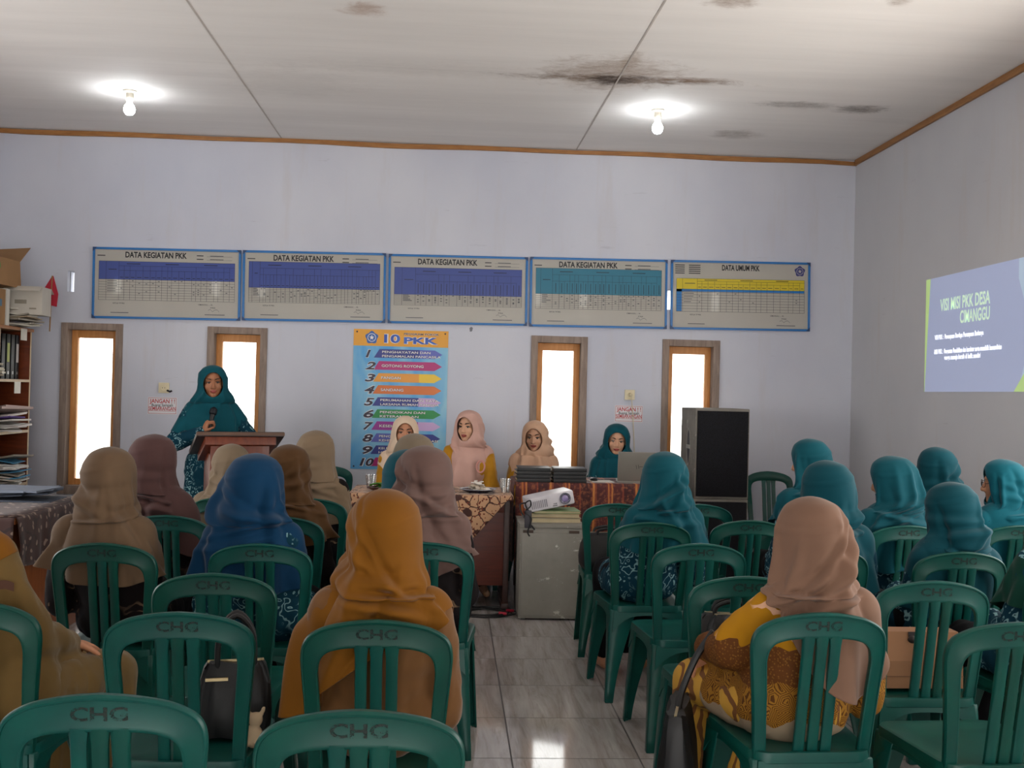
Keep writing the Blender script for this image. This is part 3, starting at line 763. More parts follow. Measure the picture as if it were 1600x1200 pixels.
def head_rot(h): return Matrix.Rotation(R(h[0]), 3, 'Z') @ Matrix.Rotation(R(-h[1]), 3, 'X') @ Matrix.Rotation(R(h[2]), 3, 'Y')   # yaw left+, pitch down+, roll
def add_head(m, c, q, detail):
    def E(p, r): m.ell(c+q @ Vector(p), r, q, 20, 14)
    def K(a, ra, b, rb): m.cap(c+q @ Vector(a), ra, c+q @ Vector(b), rb)
    E((0, -.012, .028), (.072, .09, .088)); E((0, .022, -.02), (.062, .062, .088)); E((0, .045, -.078), (.032, .034, .026))
    for s in (-1, 1): E((s*.034, .048, -.022), (.027, .028, .030)); E((s*.075, -.01, -.01), (.010, .02, .03))
    K((0, .074, .018), .0085, (0, .096, -.022), .0115)
    for s in (-1, 1):
        E((s*.0115, .088, -.026), (.0088, .0095, .0075)); K((s*.012, .075, .033), .0085, (s*.046, .06, .031), .0085)
    if detail:
        E((0, .079, -.0475), (.0235, .0095, .0055)); E((0, .077, -.0575), (.020, .010, .0065))
def add_hand(m, w, d, n, side, curl=(25, 30, 25), spread=1.0, thumb=35, k=1.0):
    """w wrist, d along the palm, n out of the palm (grip side), side=+1/-1 where the thumb lies"""
    w = Vector(w); d = Vector(d).normalized(); n = (Vector(n)-d*Vector(n).dot(d)).normalized(); a = d.cross(n)*side
    rot = Matrix((a, d, n)).transposed()
    m.ell(w+d*.045*k, (.038*k, .050*k, .0155*k), rot, 14, 10); m.cap(w-d*.02, .022*k, w+d*.02*k, .021*k)
    for i, (off, L) in enumerate(((.029, .068), (.0100, .078), (-.0095, .072), (-.0285, .056))):
        L *= k; p = w+d*(.082-.006*abs(i-1.2))*k+a*off*k
        dirn = (d+a*(off*3.0*spread)).normalized(); ang = 0; r = .0082*k
        for s, f in enumerate((.45, .32, .23)):
            ang += curl[s]+i*2; th = R(ang); v = dirn*math.cos(th)+n*math.sin(th)
            q = p+v*L*f*1.15; m.cap(p, r, q, r*.9, 8); p = q; r *= .9
    p = w+d*.025*k+a*.028*k; v = (d*math.cos(R(thumb))+a*math.sin(R(thumb))+n*.35).normalized()
    q = p+v*.036*k; m.cap(p, .0115*k, q, .0098*k, 8); v2 = (v+d*.5+n*.3).normalized(); m.cap(q, .0098*k, q+v2*.028*k, .008*k, 8)

class Skel: pass
def skeleton(pose, top, lean, seat=.441):
    S = Skel(); dx, dy = lean
    if pose == 'stand':
        S.pel = Vector((0, 0, top*.545)); hz = top-.128
    else:
        S.pel = Vector((0, .0, seat+.10)); hz = top-.128
    S.head = Vector((dx, dy+.015, hz)); S.neck = Vector((dx*.88, dy*.85-.030, hz-.155))
    sz = S.neck.z-.045; k = .5*(1+min(1.1, (sz-S.pel.z)/.45))
    S.k = k
    def sp(f): return S.pel.lerp(S.neck, f)+Vector((0, -.015*math.sin(math.pi*f), 0))
    S.sp = sp
    S.sh = [Vector((S.neck.x-.128, S.neck.y-.012, sz)), Vector((S.neck.x+.128, S.neck.y-.012, sz))]
    if pose == 'stand':
        S.hip = [S.pel+Vector((-.085, 0, -.04)), S.pel+Vector((.085, 0, -.04))]
        S.knee = [Vector((-.09, .02, top*.29)), Vector((.09, .02, top*.29))]; S.ank = [Vector((-.09, -.02, .075)), Vector((.09, -.02, .075))]
    else:
        S.hip = [Vector((-.09, -.02, seat+.085)), Vector((.09, -.02, seat+.085))]
        S.knee = [Vector((-.10, .37, seat+.065)), Vector((.10, .37, seat+.065))]; S.ank = [Vector((-.10, .37, .08)), Vector((.10, .37, .08))]
    S.elb = [Vector((S.sh[0].x-.048, S.sh[0].y+.035, sz-.255)), Vector((S.sh[1].x+.048, S.sh[1].y+.035, sz-.255))]
    S.wri = [Vector((-.07, .20, seat+.17)), Vector((.07, .20, seat+.17))]
    S.hdir = [Vector((.55, .75, -.2)), Vector((-.55, .75, -.2))]; S.hn = [Vector((0, -.1, -1)), Vector((0, -.1, -1))]
    S.curl = [(22, 28, 22), (22, 28, 22)]
    if pose == 'table':
        for i, s in enumerate((-1, 1)):
            S.elb[i] = Vector((S.sh[i].x+s*.055, .05, sz-.25)); S.wri[i] = Vector((s*.10, .19, seat+.19))
    return S
def torso_parts(m, S, g, arms=True, puff=0, sleeve=1.0, pose='lap'):
    sp = S.sp
    m.ell(sp(.02), (.160+g, .108+g, .115+g)); m.ell(sp(.30), (.128+g, .100+g, .13+g)); m.ell(sp(.62), (.142+g, .102+g, .15+g)); m.ell(sp(.80), (.135+g, .088+g, .10+g))
    c = sp(.68)
    for s in (-1, 1): m.ell(c+Vector((s*.065, .062, -.01)), (.055+g, .050+g, .055+g))
    m.cap(S.sh[0]+Vector((.01, 0, 0)), .048+g, S.sh[1]-Vector((.01, 0, 0)), .048+g)
    for i in (0, 1): m.cap(S.neck+Vector((0, 0, .0)), .045+g*.8, S.sh[i], .046+g)
    m.cap(S.neck+Vector((0, 0, -.05)), .055+g*.8, S.neck+Vector((0, .01, .04)), .048)
    if arms:
        for i in (0, 1):
            m.cap(S.sh[i], .047+g*1.1, S.elb[i], .038+g*1.2); e = S.elb[i].lerp(S.wri[i], sleeve)
            m.cap(S.elb[i], .036+g*1.2, e, (.024 if g == 0 else .024+g*1.0))
            if puff: m.ell(S.sh[i]+Vector((0, 0, -.02)), (.07, .07, .075))
def body_mesh(S, pose, head, voxel, detail, skin, name='person'):
    m = M(); torso_parts(m, S, 0)
    q = head_rot(head); add_head(m, S.head, q, detail); m.cap(S.neck, .05, S.head+q @ Vector((0, -.015, -.05)), .05)
    for i in (0, 1):
        m.cap(S.hip[i], .078, S.knee[i], .055); m.cap(S.knee[i], .052, S.ank[i], .034)
        s = -1 if i == 0 else 1
        m.cap(S.ank[i]+Vector((0, -.02, -.035)), .034, S.ank[i]+Vector((s*.02, .13, -.05)), .026)
        add_hand(m, S.wri[i], S.hdir[i], S.hn[i], (1 if i == 0 else -1)*getattr(S, 'tside', (1, 1))[i], S.curl[i], thumb=getattr(S, 'thumb', (35, 35))[i])
    me = union(m, voxel, 3, name, [skin, M_lip])
    if detail:
        qi = q.transposed(); mi = np.zeros(len(me.polygons), dtype=np.int32)
        for p in me.polygons:
            c = qi @ (p.center-S.head)
            if c.y > .066 and abs(c.x) < .024 and -.0645 < c.z < -.0425 and ((c.x/.0245)**2+((c.z+.053)/.0105)**2 < 1): mi[p.index] = 1
        me.polygons.foreach_set('material_index', mi)
    me.polygons.foreach_set('use_smooth', [True]*len(me.polygons)); return me
def eyes(S, head, parent, look=(0, 0), lid=.35):
    q = head_rot(head); c = S.head
    for s in (-1, 1):
        e = c+q @ Vector((s*.0305, .0640, .0105)); fw = q @ Vector((look[0], 1, look[1])).normalized()
        m = M(); m.ell(e, (.0128, .0130, .0082), q, 20, 14); m.ell(e+fw*.0074, (.0078, .0064, .0074), q, 14, 10, mi=1)
        o = m.build('eye', [M_eyew, M_iris], parent)
        lm = M(); pts = [q @ Vector((s*.0305+.016*math.cos(a), .0655+.0125*math.sin(max(.25, math.sin(a)*1.2)), .0105+  .0068*math.sin(a)-.002)) + c for a in [R(x) for x in range(10, 171, 16)]]
        lm.tube(pts, .0028, 6); lm.build('eyelid', M_brow, parent)
        bm_ = M(); bp = [c+q @ Vector((s*(.014+.034*u), .0865-.018*u*u-.004*u, .0315+.008*math.sin(u*2.4)-.004*u)) for u in (0, .25, .5, .75, 1)]
        bm_.tube(bp, [.0034, .0042, .0038, .003, .0016], 6); bm_.build('eyebrow', M_brow, parent)

def headscarf(S, head, p, seed):
    """draped cloth around head, neck and shoulders, settled with a small cloth relaxation"""
    rnd = random.Random(seed); N, Mr = 96, 64
    back, side, front = p.get('back', .10), p.get('side', .08), p.get('front', .16)
    asym = p.get('asym', 0.0); rxs = p.get('rx', 1.0); fold = p.get('fold', 1.0); point = p.get('point', 0.0); loose = p.get('loose', 1.10)
    H = S.head; sz = S.sh[0].z; q = np.array(head_rot(head)); yaw = R(head[0])
    # s, base('h' head / 's' shoulder), dz, rx, ryf, ryb
    keys = [(0, 'h', .130, .004, .004, .004), (.05, 'h', .126, .034, .035, .036), (.12, 'h', .106, .070, .072, .080), (.22, 'h', .060, .094, .092, .112), (.31, 'h', .005, .100, .088, .120),
            (.39, 'h', -.050, .100, .082, .122), (.47, 'h', -.100, .104*loose, .078, .124*loose), (.54, 'h', -.140, .115*loose, .082, .124*loose), (.61, 's', .060, .138, .097, .126), (.70, 's', .015, .172*rxs, .120, .138), (.79, 's', -.045, .203*rxs, .152, .150), (1, 'hem', 0, .226*rxs, .175, .158)]
    ks = np.array([k[0] for k in keys])
    def interp(vals, s): return np.interp(s, ks, vals)
    s = np.linspace(0, 1, Mr); th = np.linspace(0, 2*np.pi, N, endpoint=False)   # theta 0 = front, pi/2 = wearer's left(-x)
    zk = np.array([H.z+k[2] if k[1] == 'h' else sz+k[2] if k[1] == 's' else sz-.045 for k in keys])
    rx, ryf, ryb, zz = (interp([k[i] for k in keys], s) for i in (3, 4, 5)) if False else (interp([k[3] for k in keys], s), interp([k[4] for k in keys], s), interp([k[5] for k in keys], s), interp(zk, s))
    # smooth profile
    for a in (rx, ryf, ryb, zz):
        for _ in range(3): a[1:-1] = .25*a[:-2]+.5*a[1:-1]+.25*a[2:]
    vol = 1+(p.get('vol', 1.08)-1)*np.clip((.62-s)/.12, 0, 1)*np.clip(s/.12, 0, 1); rx = rx*vol; ryb = ryb*(1+(vol-1)*1.3)
    TH, S1 = np.meshgrid(th, s)
    smax = np.ones_like(TH)
    for tc, w, dep in p.get('cut', ()): smax -= dep*np.exp(-np.abs(np.angle(np.exp(1j*(TH-tc)))/w)**3)
    smax = np.maximum(smax, .62); SS = np.where(S1 < .5, S1, .5+(S1-.5)*(smax-.5)/.5)
    rx, ryf, ryb, zz = (np.interp(SS, s, a) for a in (rx, ryf, ryb, zz))
    ct, st = np.cos(TH), -np.sin(TH)
    F = np.zeros_like(TH)
    env = np.clip((SS-.30)/.25, 0, 1)
    for k in range(p.get('nf', 11)):     # long folds from the head down
        t0 = rnd.uniform(0, 2*np.pi); sl = rnd.uniform(-1.6, 1.6); w = rnd.uniform(.07, .18); am = rnd.choice((-1, 1, 1))*rnd.uniform(.008, .024)*fold
        s0 = rnd.uniform(.14, .45)
        d = np.angle(np.exp(1j*(TH-(t0+sl*(SS-.55))))); F += am*np.exp(-(d/(w*(.6+SS)))**2)*np.clip((SS-s0)/.25, 0, 1)
    for k in range(p.get('swag', 4)):    # slanted swags round the nape
        s0 = rnd.uniform(.36, .74); sl = rnd.uniform(-.14, .14)+p.get('swagdir', 0)*.13; tc = np.pi+rnd.uniform(-.6, .6)
        d = SS-(s0+sl*np.angle(np.exp(1j*(TH-tc)))+.03*np.cos(TH-tc)); F += rnd.uniform(.009, .020)*fold*(np.exp(-(d/.022)**2)-.6*np.exp(-((d+.05)/.022)**2))*np.exp(-(np.angle(np.exp(1j*(TH-tc)))/1.3)**2)
    F += .030*fold*np.clip((SS-.78)/.22, 0, 1)*np.sin(TH*p.get('hemn', 7)+rnd.uniform(0, 6))*.5
    crease = p.get('crease', .004)
    F += crease*np.exp(-((SS-.22-.05*np.cos(TH-2.2))/.012)**2)*(np.cos(TH) < .3)
    rxx = rx+F; ry = np.where(ct > 0, ryf, ryb)+F
    X = rxx*st; Y = ry*ct
    hem = np.where(ct > 0, side+(front-side)*ct**2, side+(back-side)*ct**2)+asym*st+point*np.exp(-((np.abs(np.angle(np.exp(1j*(TH-p.get('pth', np.pi)))))/.45)**2))
    hem = np.maximum(hem, -.015)
    Z = zz-hem*np.clip((SS-.79)/.21, 0, 1)
    # centre line and head rotation
    wS = np.clip((SS-.44)/.2, 0, 1); wS = wS*wS*(3-2*wS)
    Ps = np.stack([X, Y, Z], -1)
    hd = np.array(H); rel = np.stack([X, Y, Z-H.z], -1) @ q.T + hd
    nk = np.array([S.neck.x, S.neck.y-.004, 0.0]); body = Ps+np.array([nk[0], nk[1], 0])
    P = rel*(1-wS[..., None])+body*wS[..., None]
    relp = (P-hd) @ q      # head-local
    hc = np.array([0, 0, -.006]); hw, hh = p.get('hole', (.056, .084))
    ov = ((relp[..., 0]-hc[0])/hw)**2+((relp[..., 2]-hc[2])/hh)**2
    frontm = relp[..., 1] > .0
    inside = (ov < 1.0) & frontm
    pin = ((ov < 1.45) & frontm) | (SS < .16)
    # rest lengths
    def L(a, b): return np.linalg.norm(a-b, axis=-1)
    stretch = p.get('ease', 1.05)
    e1 = np.clip((SS-.4)/.3, 0, 1)*(stretch-1)+1
    h0 = L(np.roll(P, -1, 1), P)*e1; v0 = L(P[1:], P[:-1]); d0 = L(np.roll(P, -1, 1)[1:], P[:-1]); d1 = L(P[1:], np.roll(P, -1, 1)[:-1])
    b0 = L(np.roll(P, -2, 1), P)*e1; c0 = L(P[2:], P[:-2])
    # colliders: capsules (a, ra, b, rb)
    g = p.get('cg', .026); caps = []
    for i in (0, 1): caps.append((S.sh[i], .050+g, S.elb[i], .042+g))
    caps.append((S.sh[0]+Vector((.02, 0, 0)), .048+g, S.sh[1]-Vector((.02, 0, 0)), .048+g))
    caps.append((S.neck-Vector((0, 0, .05)), .058, S.head+Vector((0, -.02, -.05)), .055))
    for f, hwid, r in ((.80, .05, .095), (.62, .045, .108), (.42, .045, .105), (.2, .05, .115)):
        c = S.sp(f); caps.append((c-Vector((hwid, 0, 0)), r+g*.6, c+Vector((hwid, 0, 0)), r+g*.6))
    c = S.sp(.68)
    for sg in (-1, 1): b = c+Vector((sg*.065, .062, -.01)); caps.append((b, .056+g*.6, b+Vector((0, 0, -.03)), .056+g*.6))
    caps = [(np.array(a), ra, np.array(b), rb) for a, ra, b, rb in caps]
    er = np.array([.080, .100, .098])+.006; ec = np.array([0, -.012, .026])
    ksoft = (.26*np.clip((.86-SS)/.25, 0, 1)+.02)[..., None]
    ells = [(np.array(S.sp(f)), np.array(r)+.024+p.get('eg', .014)) for f, r in ((.30, (.128, .100, .13)), (.62, (.142, .102, .15)), (.80, (.135, .088, .10)))]
    P0 = P.copy(); V = np.zeros_like(P); pw = pin[..., None]
    def con(A, B, L0, k):
        d = B-A; l = np.linalg.norm(d, axis=-1)+1e-9; return d*((l-L0)/l*k)[..., None]
    for it in range(p.get('iters', 45)):
        V *= .85; V[..., 2] -= .00022; V = np.where(pw, 0, V); Q = P+V
        for _ in range(3):
            Q = Q+(P0-Q)*ksoft
            c = con(Q, np.roll(Q, -1, 1), h0, .30); Q = Q+c-np.roll(c, 1, 1)
            c = con(Q[:-1], Q[1:], v0, .40); Q[:-1] += c; Q[1:] -= c
            R1 = np.roll(Q, -1, 1); c = con(Q[:-1], R1[1:], d0, .15); Q[:-1] += c; Q[1:] -= np.roll(c, 1, 1)
            R1 = np.roll(Q, -1, 1); c = con(R1[:-1], Q[1:], d1, .15); Q[:-1] += np.roll(c, 1, 1); Q[1:] -= c
            c = con(Q, np.roll(Q, -2, 1), b0, .05); Q = Q+c-np.roll(c, 2, 1)
            c = con(Q[:-2], Q[2:], c0, .05); Q[:-2] += c; Q[2:] -= c
            for a, ra, b, rb in caps:
                ab = b-a; t = np.clip(((Q-a) @ ab)/(ab @ ab+1e-12), 0, 1); cpt = a+t[..., None]*ab; d = Q-cpt; l = np.linalg.norm(d, axis=-1)+1e-9; r = ra+(rb-ra)*t
                push = np.where(l < r, (r-l)/l, 0); Q = Q+d*push[..., None]
            for ecn, err in ells:
                w_ = (Q-ecn)/err; l = np.sqrt((w_**2).sum(-1))+1e-9; Q = np.where((l < 1)[..., None], ecn+(Q-ecn)/l[..., None], Q)
            hl = (Q-hd) @ q-ec; l = np.sqrt(((hl/er)**2).sum(-1))+1e-9; ins = (l < 1) & ~inside
            hl = np.where(ins[..., None], hl/l[..., None], hl); Q = np.where(ins[..., None], (hl+ec) @ q.T+hd, Q)
            Q = np.where(pw, P0, Q)
        V = (Q-P); sp_ = np.linalg.norm(V, axis=-1, keepdims=True); V = V*np.minimum(1, .006/(sp_+1e-9)); P = Q
    # faces, opening for the face
    relp = (P0-hd) @ q
    keepv = P.copy()
    fs = []; bad = np.zeros((Mr, N), bool)
    qi = ((ov[:-1]+ov[1:]+np.roll(ov, -1, 1)[:-1]+np.roll(ov, -1, 1)[1:])/4 < 1.0) & frontm[:-1] & frontm[1:]
    # snap the rim of the hole onto the oval
    rim = np.zeros((Mr, N), bool)
    qq = np.zeros((Mr+1, N), bool); qq[1:-1] = qi; qq_l = np.roll(qq, 1, 1)
    cnt = qq[:-1].astype(int)+qq[1:]+qq_l[:-1]+qq_l[1:]
    rim = (cnt > 0) & (cnt < 4)
    for j, i in zip(*np.nonzero(rim)):
        l = relp[j, i].copy(); f = 1/math.sqrt(max(ov[j, i], 1e-6)); l[0] *= f; l[2] = hc[2]+(l[2]-hc[2])*f; l[1] -= .004
        keepv[j, i] = l @ q.T+hd
    for j in range(Mr-1):
        for i in range(N):
            if not qi[j, i]: fs.append((j*N+i, j*N+(i+1) % N, (j+1)*N+(i+1) % N, (j+1)*N+i))
    fs.append(tuple(range(N-1, -1, -1)))
    me = bpy.data.meshes.new('headscarf'); me.from_pydata([tuple(v) for v in keepv.reshape(-1, 3)], [], fs)
    bm = bmesh.new(); bm.from_mesh(me); bmesh.ops.delete(bm, geom=[v for v in bm.verts if not v.link_faces], context='VERTS'); bmesh.ops.recalc_face_normals(bm, faces=bm.faces); bm.to_mesh(me); bm.free()
    me.polygons.foreach_set('use_smooth', [True]*len(me.polygons)); return me

PK = .955
def person(loc, rotz, label, pose='lap', top=1.17, lean=(0, 0), head=(0, 0, 0), scarf='teal', sp=None, tunic=None, skirt=None, skin=0, detail=False, voxel=.010, seat=.441, puff=0, tweak=None, seed=1, look=(0, 0), wr=.012, fleece=None):
    S = skeleton(pose, top, lean, seat)
    if tweak: tweak(S)
    me = body_mesh(S, pose, head, voxel, detail, M_skin[skin])
    o = link('person', me, None, loc, rotz); tag(o, label, 'person'); o.scale = (PK, PK, 1)
    if detail: eyes(S, head, o, look)
    sc = link('headscarf', headscarf(S, head, sp or {}, seed), o); sc.data.materials.append(HM[scarf])
    sub = sc.modifiers.new('sub', 'SUBSURF'); sub.levels = 1; sub.render_levels = 1
    sd = sc.modifiers.new('solid', 'SOLIDIFY'); sd.thickness = .0025; sd.offset = 0
    m = M(); torso_parts(m, S, .024, True, puff, .93)
    if pose == 'stand': m.ell(S.pel+Vector((0, 0, -.06)), (.19, .15, .17))
    else:
        m.ell(S.pel+Vector((0, .03, -.02)), (.19, .15, .105))
        for i in (0, 1): m.cap(S.hip[i], .092, S.hip[i].lerp(S.knee[i], .55), .088)
    tm = union(m, .010, 5, 'tunic', [tunic or M_teal_b]); wrinkle(tm, wr, 9, seed*3.1, (1, 1, .7)); link('tunic', tm, o)
    m = M()
    for i in (0, 1):
        m.cap(S.hip[i], .088, S.knee[i], .074); m.cap(S.knee[i], .074, S.ank[i]+Vector((0, 0, .03)), .062)
    m.cap((S.hip[0]+S.hip[1])/2, .085, (S.knee[0]+S.knee[1])/2, .066); m.cap((S.knee[0]+S.knee[1])/2, .066, (S.ank[0]+S.ank[1])/2+Vector((0, 0, .05)), .05)
    if pose == 'stand':
        rs = []
        for k in range(9):
            f = k/8; z = S.pel.z-.05-(S.pel.z-.15)*f; r = .185+.05*f
            rs.append([(r*math.cos(a)*(1+.03*f*math.sin(a*9)), (r-.04)*math.sin(a)*(1+.03*f*math.sin(a*9)), z) for a in [2*math.pi*i/40 for i in range(40)]])
        m = M().rings(rs)
    km = union(m, .012, 5, 'skirt', [skirt or M_darksk]); wrinkle(km, .014, 8, seed*1.7+4, (1, 1, .35)); link('skirt', km, o)
    o['_sk'] = 0; del o['_sk']
    return o, S

def eyeglasses(S, head, parent):
    q = head_rot(head); c = S.head; m = M()
    for sx in (-1, 1):
        m.tube([c+q @ Vector((sx*.032+.022*math.cos(a), .092-.006*math.cos(a)*sx*math.copysign(1, 1), .008+.018*math.sin(a))) for a in [2*math.pi*i/20 for i in range(21)]], .0014, 6)
        m.tube([c+q @ Vector(v) for v in ((sx*.054, .088, .010), (sx*.07, .05, .012), (sx*.074, .0, .010))], .0015, 6)
    m.tube([c+q @ Vector(v) for v in ((-.010, .092, .010), (0, .097, .013), (.010, .092, .010))], .0014, 6)
    m.build('eyeglasses', M_brow, parent)
def seated(key, px, py, label, dy=.0, rot=None, **k):
    """seated on chair key, with the top of the headscarf at pixel (px, py)"""
    c = chairs[key]; rz = c.rotation_euler.z if rot is None else R(rot)
    y = c.location.y+dy*math.cos(rz); q = atY(px, py, y+.015)
    d = Vector((q.x-c.location.x, y-c.location.y)); x = d.x*math.cos(rz)+d.y*math.sin(rz); yy = -d.x*math.sin(rz)+d.y*math.cos(rz)
    return person((c.location.x, c.location.y, 0), rz, label, top=q.z, lean=(x/PK, yy/PK), **k)
BELL = dict(back=.11, side=.07, front=.17); LONG = dict(back=.16, side=.10, front=.2)
PI = math.pi
# ---- left block, seen from behind
seated('c6', 603, 765, 'woman in a mustard headscarf and tan uniform seen from behind at the bottom centre', scarf='mustard', tunic=M_tan, skirt=M_tan, seed=11, sp=dict(back=.03, side=.10, front=.12, asym=-.13, fold=1.35, swag=6, swagdir=1, cut=((1.42*PI, .75, .30),)))
def tw_khaki(S):
    S.elb[1] = S.sh[1]+Vector((.105, .06, -.235)); S.wri[1] = S.elb[1]+Vector((-.005, .20, -.055)); S.knee[1].x += .05; S.ank[1].x += .05; S.hdir[1] = Vector((.12, .9, -.25)); S.hn[1] = Vector((0, -.2, -1)); S.curl[1] = (18, 22, 18)
oA, SA = seated('c8', -66, 684, 'person in a khaki uniform with a shoulder patch, cut off at the left edge', rot=-12, scarf='mustard', tunic=M_khaki, skirt=M_khaki, seed=17, voxel=.005, tweak=tw_khaki, sp=dict(back=.02, side=-.01, front=.10, rx=.8, vol=1.0, loose=1.0, cut=((1.5*PI, .9, .26),)))
seated('c5', 172, 699, 'woman in a tan headscarf and black batik beside the side desk at the left', scarf='tan', tunic=M_black_b, seed=33, head=(0, 4, 0), sp=dict(back=.12, side=.08, front=.16, fold=1.1, asym=.02, ease=1.1))
seated('c7', 400, 709, 'woman in a royal blue headscarf and teal batik in the left block', scarf='blue', seed=36, lean=None or (0, 0), head=(-8, 3, 0), sp=dict(back=.15, side=.12, front=.2, fold=1.3, vol=1.22, swag=5)) if False else \
seated('c7', 400, 709, 'woman in a royal blue headscarf and teal batik in the left block', scarf='blue', seed=36, head=(-8, 3, 0), sp=dict(back=.15, side=.12, front=.2, fold=1.3, vol=1.2, swag=5))
seated('c10', 241, 679, 'woman in a mauve headscarf with its tail over her right shoulder, at the left', scarf='mauve', tunic=M_black_b, seed=41, head=(-14, 4, 0), sp=dict(back=.04, side=.10, front=.14, asym=.10, fold=1.3, vol=1.14, swag=5, cut=((.98*PI, .5, .16),)))
seated('c11', 362, 694, 'woman in a cream headscarf right in front of the lectern', scarf='cream', tunic=M_black_b, seed=52, sp=dict(back=.10, side=.08, front=.14, fold=.9))
seated('c12', 494, 673, 'woman in a pale beige headscarf and black batik beside the brown one', scarf='beige', tunic=M_black_b, seed=57, head=(-6, 0, 0), sp=dict(back=.13, side=.10, front=.16, fold=1.0, vol=1.1))
seated('c13', 452, 695, 'woman in a brown headscarf behind the royal blue one', scarf='brown', tunic=M_black_b, seed=63, head=(-10, 3, 0), sp=dict(back=.08, side=.05, front=.14, fold=1.2, swag=5))
seated('c9', 664, 697, 'woman in a dusty rose headscarf and black batik before the brown desk', scarf='rose', tunic=M_black_b, seed=71, head=(0, 2, 0), sp=dict(back=.13, side=.05, front=.15, fold=1.35, vol=1.22, rx=.92, swag=5))
seated('c37', 636, 703, 'woman in a teal headscarf almost hidden behind the dusty rose one', scarf='teal2', seed=74, sp=dict(BELL))
seated('c36', 648, 678, 'woman in a pale cream headscarf directly in front of the ivory clad official', scarf='pale', tunic=M_tan, seed=79, sp=dict(back=.12, side=.09, front=.15, fold=1.0))
# ---- right block
def tw_peach(S):
    S.elb[0] = Vector((S.sh[0].x-.10, S.sh[0].y+.05, .68)); S.wri[0] = Vector((-.19, .26, .62)); S.hdir[0] = Vector((.1, .55, -.75)); S.hn[0] = Vector((.35, -.8, -.5)); S.curl[0] = (26, 34, 26)
    S.knee[0] = Vector((-.19, .38, .485)); S.ank[0] = Vector((-.20, .40, .08))
oZ, SZ = seated('c21', 1268, 777, 'woman in a peach headscarf and yellow batik seen from behind on the right', scarf='peach', tunic=M_yel_b, skirt=M_stripe, seed=22, voxel=.0045, tweak=tw_peach, head=(6, 3, 0), sp=dict(back=.16, side=.03, front=.12, fold=1.35, swag=7, swagdir=-1, vol=1.1, cut=((.52*PI, 1.05, .36), (1.5*PI, .35, .15)), point=.05, pth=1.2*PI))
seated('c15', 1040, 706, 'woman in a teal headscarf and scroll batik by the aisle, behind the grey cabinet', scarf='teal', seed=44, head=(-6, 4, 0), sp=dict(BELL, fold=1.25, swag=5, vol=1.15))
seated('c27', 1292, 720, 'teal clad woman just beyond the peach headscarf, looking left', scarf='teal2', seed=82, head=(18, 6, 0), sp=dict(back=.2, side=.14, front=.2, fold=1.1, vol=1.12, swag=3))
seated('c34', 1266, 686, 'far teal clad woman with turned head nearest the loudspeaker', scarf='teal', seed=85, head=(45, 8, 0), voxel=.007, sp=dict(back=.08, side=.04, front=.16, fold=1.2, vol=1.05))
oU, SU = seated('c25', 1392, 713, 'woman in a squared teal headscarf turned left, red patch at her collar', scarf='teal', seed=88, head=(50, 10, 0), sp=dict(back=.14, side=.10, front=.12, fold=1.35, vol=1.18, swag=4, point=.05, pth=.8*PI))
seated('c35', 1463, 699, 'far teal clad woman sitting tall by the right wall', scarf='teal2', seed=91, head=(20, 2, 0), sp=dict(back=.18, side=.10, front=.2, fold=1.35, swag=3))
oW, SW = seated('c26', 1566, 718, 'bespectacled woman in bright teal looking left, at the right edge', scarf='tealbright', seed=95, head=(66, 3, 0), voxel=.006, detail=False, sp=dict(back=.14, side=.10, front=.16, fold=1.35, vol=1.12, swag=5, hole=(.054, .084)))
eyeglasses(SW, (66, 3, 0), oW)
seated('c24', 1487, 754, 'teal clad woman with bowed head seated behind the bespectacled one', scarf='teal2', seed=98, head=(10, 14, 0), sp=dict(back=.17, side=.13, front=.2, fold=1.3, vol=1.12, swag=4))
seated('c33', 1660, 742, 'person in a dark green headscarf cut off by the right edge', scarf='green', seed=102, sp=dict(BELL, vol=1.1))
# ---- behind the tables, facing the room
def tw_tab(S): pass
seated('c38', 634, 650, 'woman in an ivory headscarf and golden blouse in front of the poster', pose='table', scarf='ivory', tunic=M_yel, seed=111, skin=0, detail=True, voxel=.0042, head=(2, 0, 0), sp=dict(back=.1, side=.02, front=.17, rx=.74, fold=.8, hole=(.067, .085), vol=1.03, cut=((.5*PI, .5, .22), (1.5*PI, .5, .22))))
oN, SN = seated('c31', 733, 641, 'woman in a blush headscarf and golden blouse looking aside behind the brown desk', pose='table', scarf='blush', tunic=M_yel, puff=1, seed=115, skin=1, detail=True, voxel=.0042, head=(-32, 2, 0), look=(-.1, 0), sp=dict(back=.1, side=.04, front=.30, rx=.62, fold=1.1, hole=(.070, .087), vol=1.06, cut=((.5*PI, .5, .25), (1.5*PI, .5, .25))))
oO, SO = seated('c30', 836, 657, 'woman in an apricot headscarf looking down behind the black folders', pose='table', scarf='apricot', tunic=M_yel, seed=119, skin=1, detail=True, voxel=.0042, head=(-14, 10, 0), look=(0, -.3), sp=dict(loose=1.2, back=.1, side=.05, front=.17, rx=.86, fold=1.1, hole=(.070, .088), vol=1.06, cut=((1.5*PI, .5, .24), (.5*PI, .5, .24))))
seated('c29', 963, 662, 'woman in a teal headscarf looking down at the silver laptop', pose='table', scarf='teal', seed=123, skin=1, detail=True, voxel=.0042, head=(-6, 12, -3), look=(0, -.35), sp=dict(loose=1.3, back=.12, side=.14, front=.19, rx=.95, fold=1.1, hole=(.072, .088), vol=1.10))
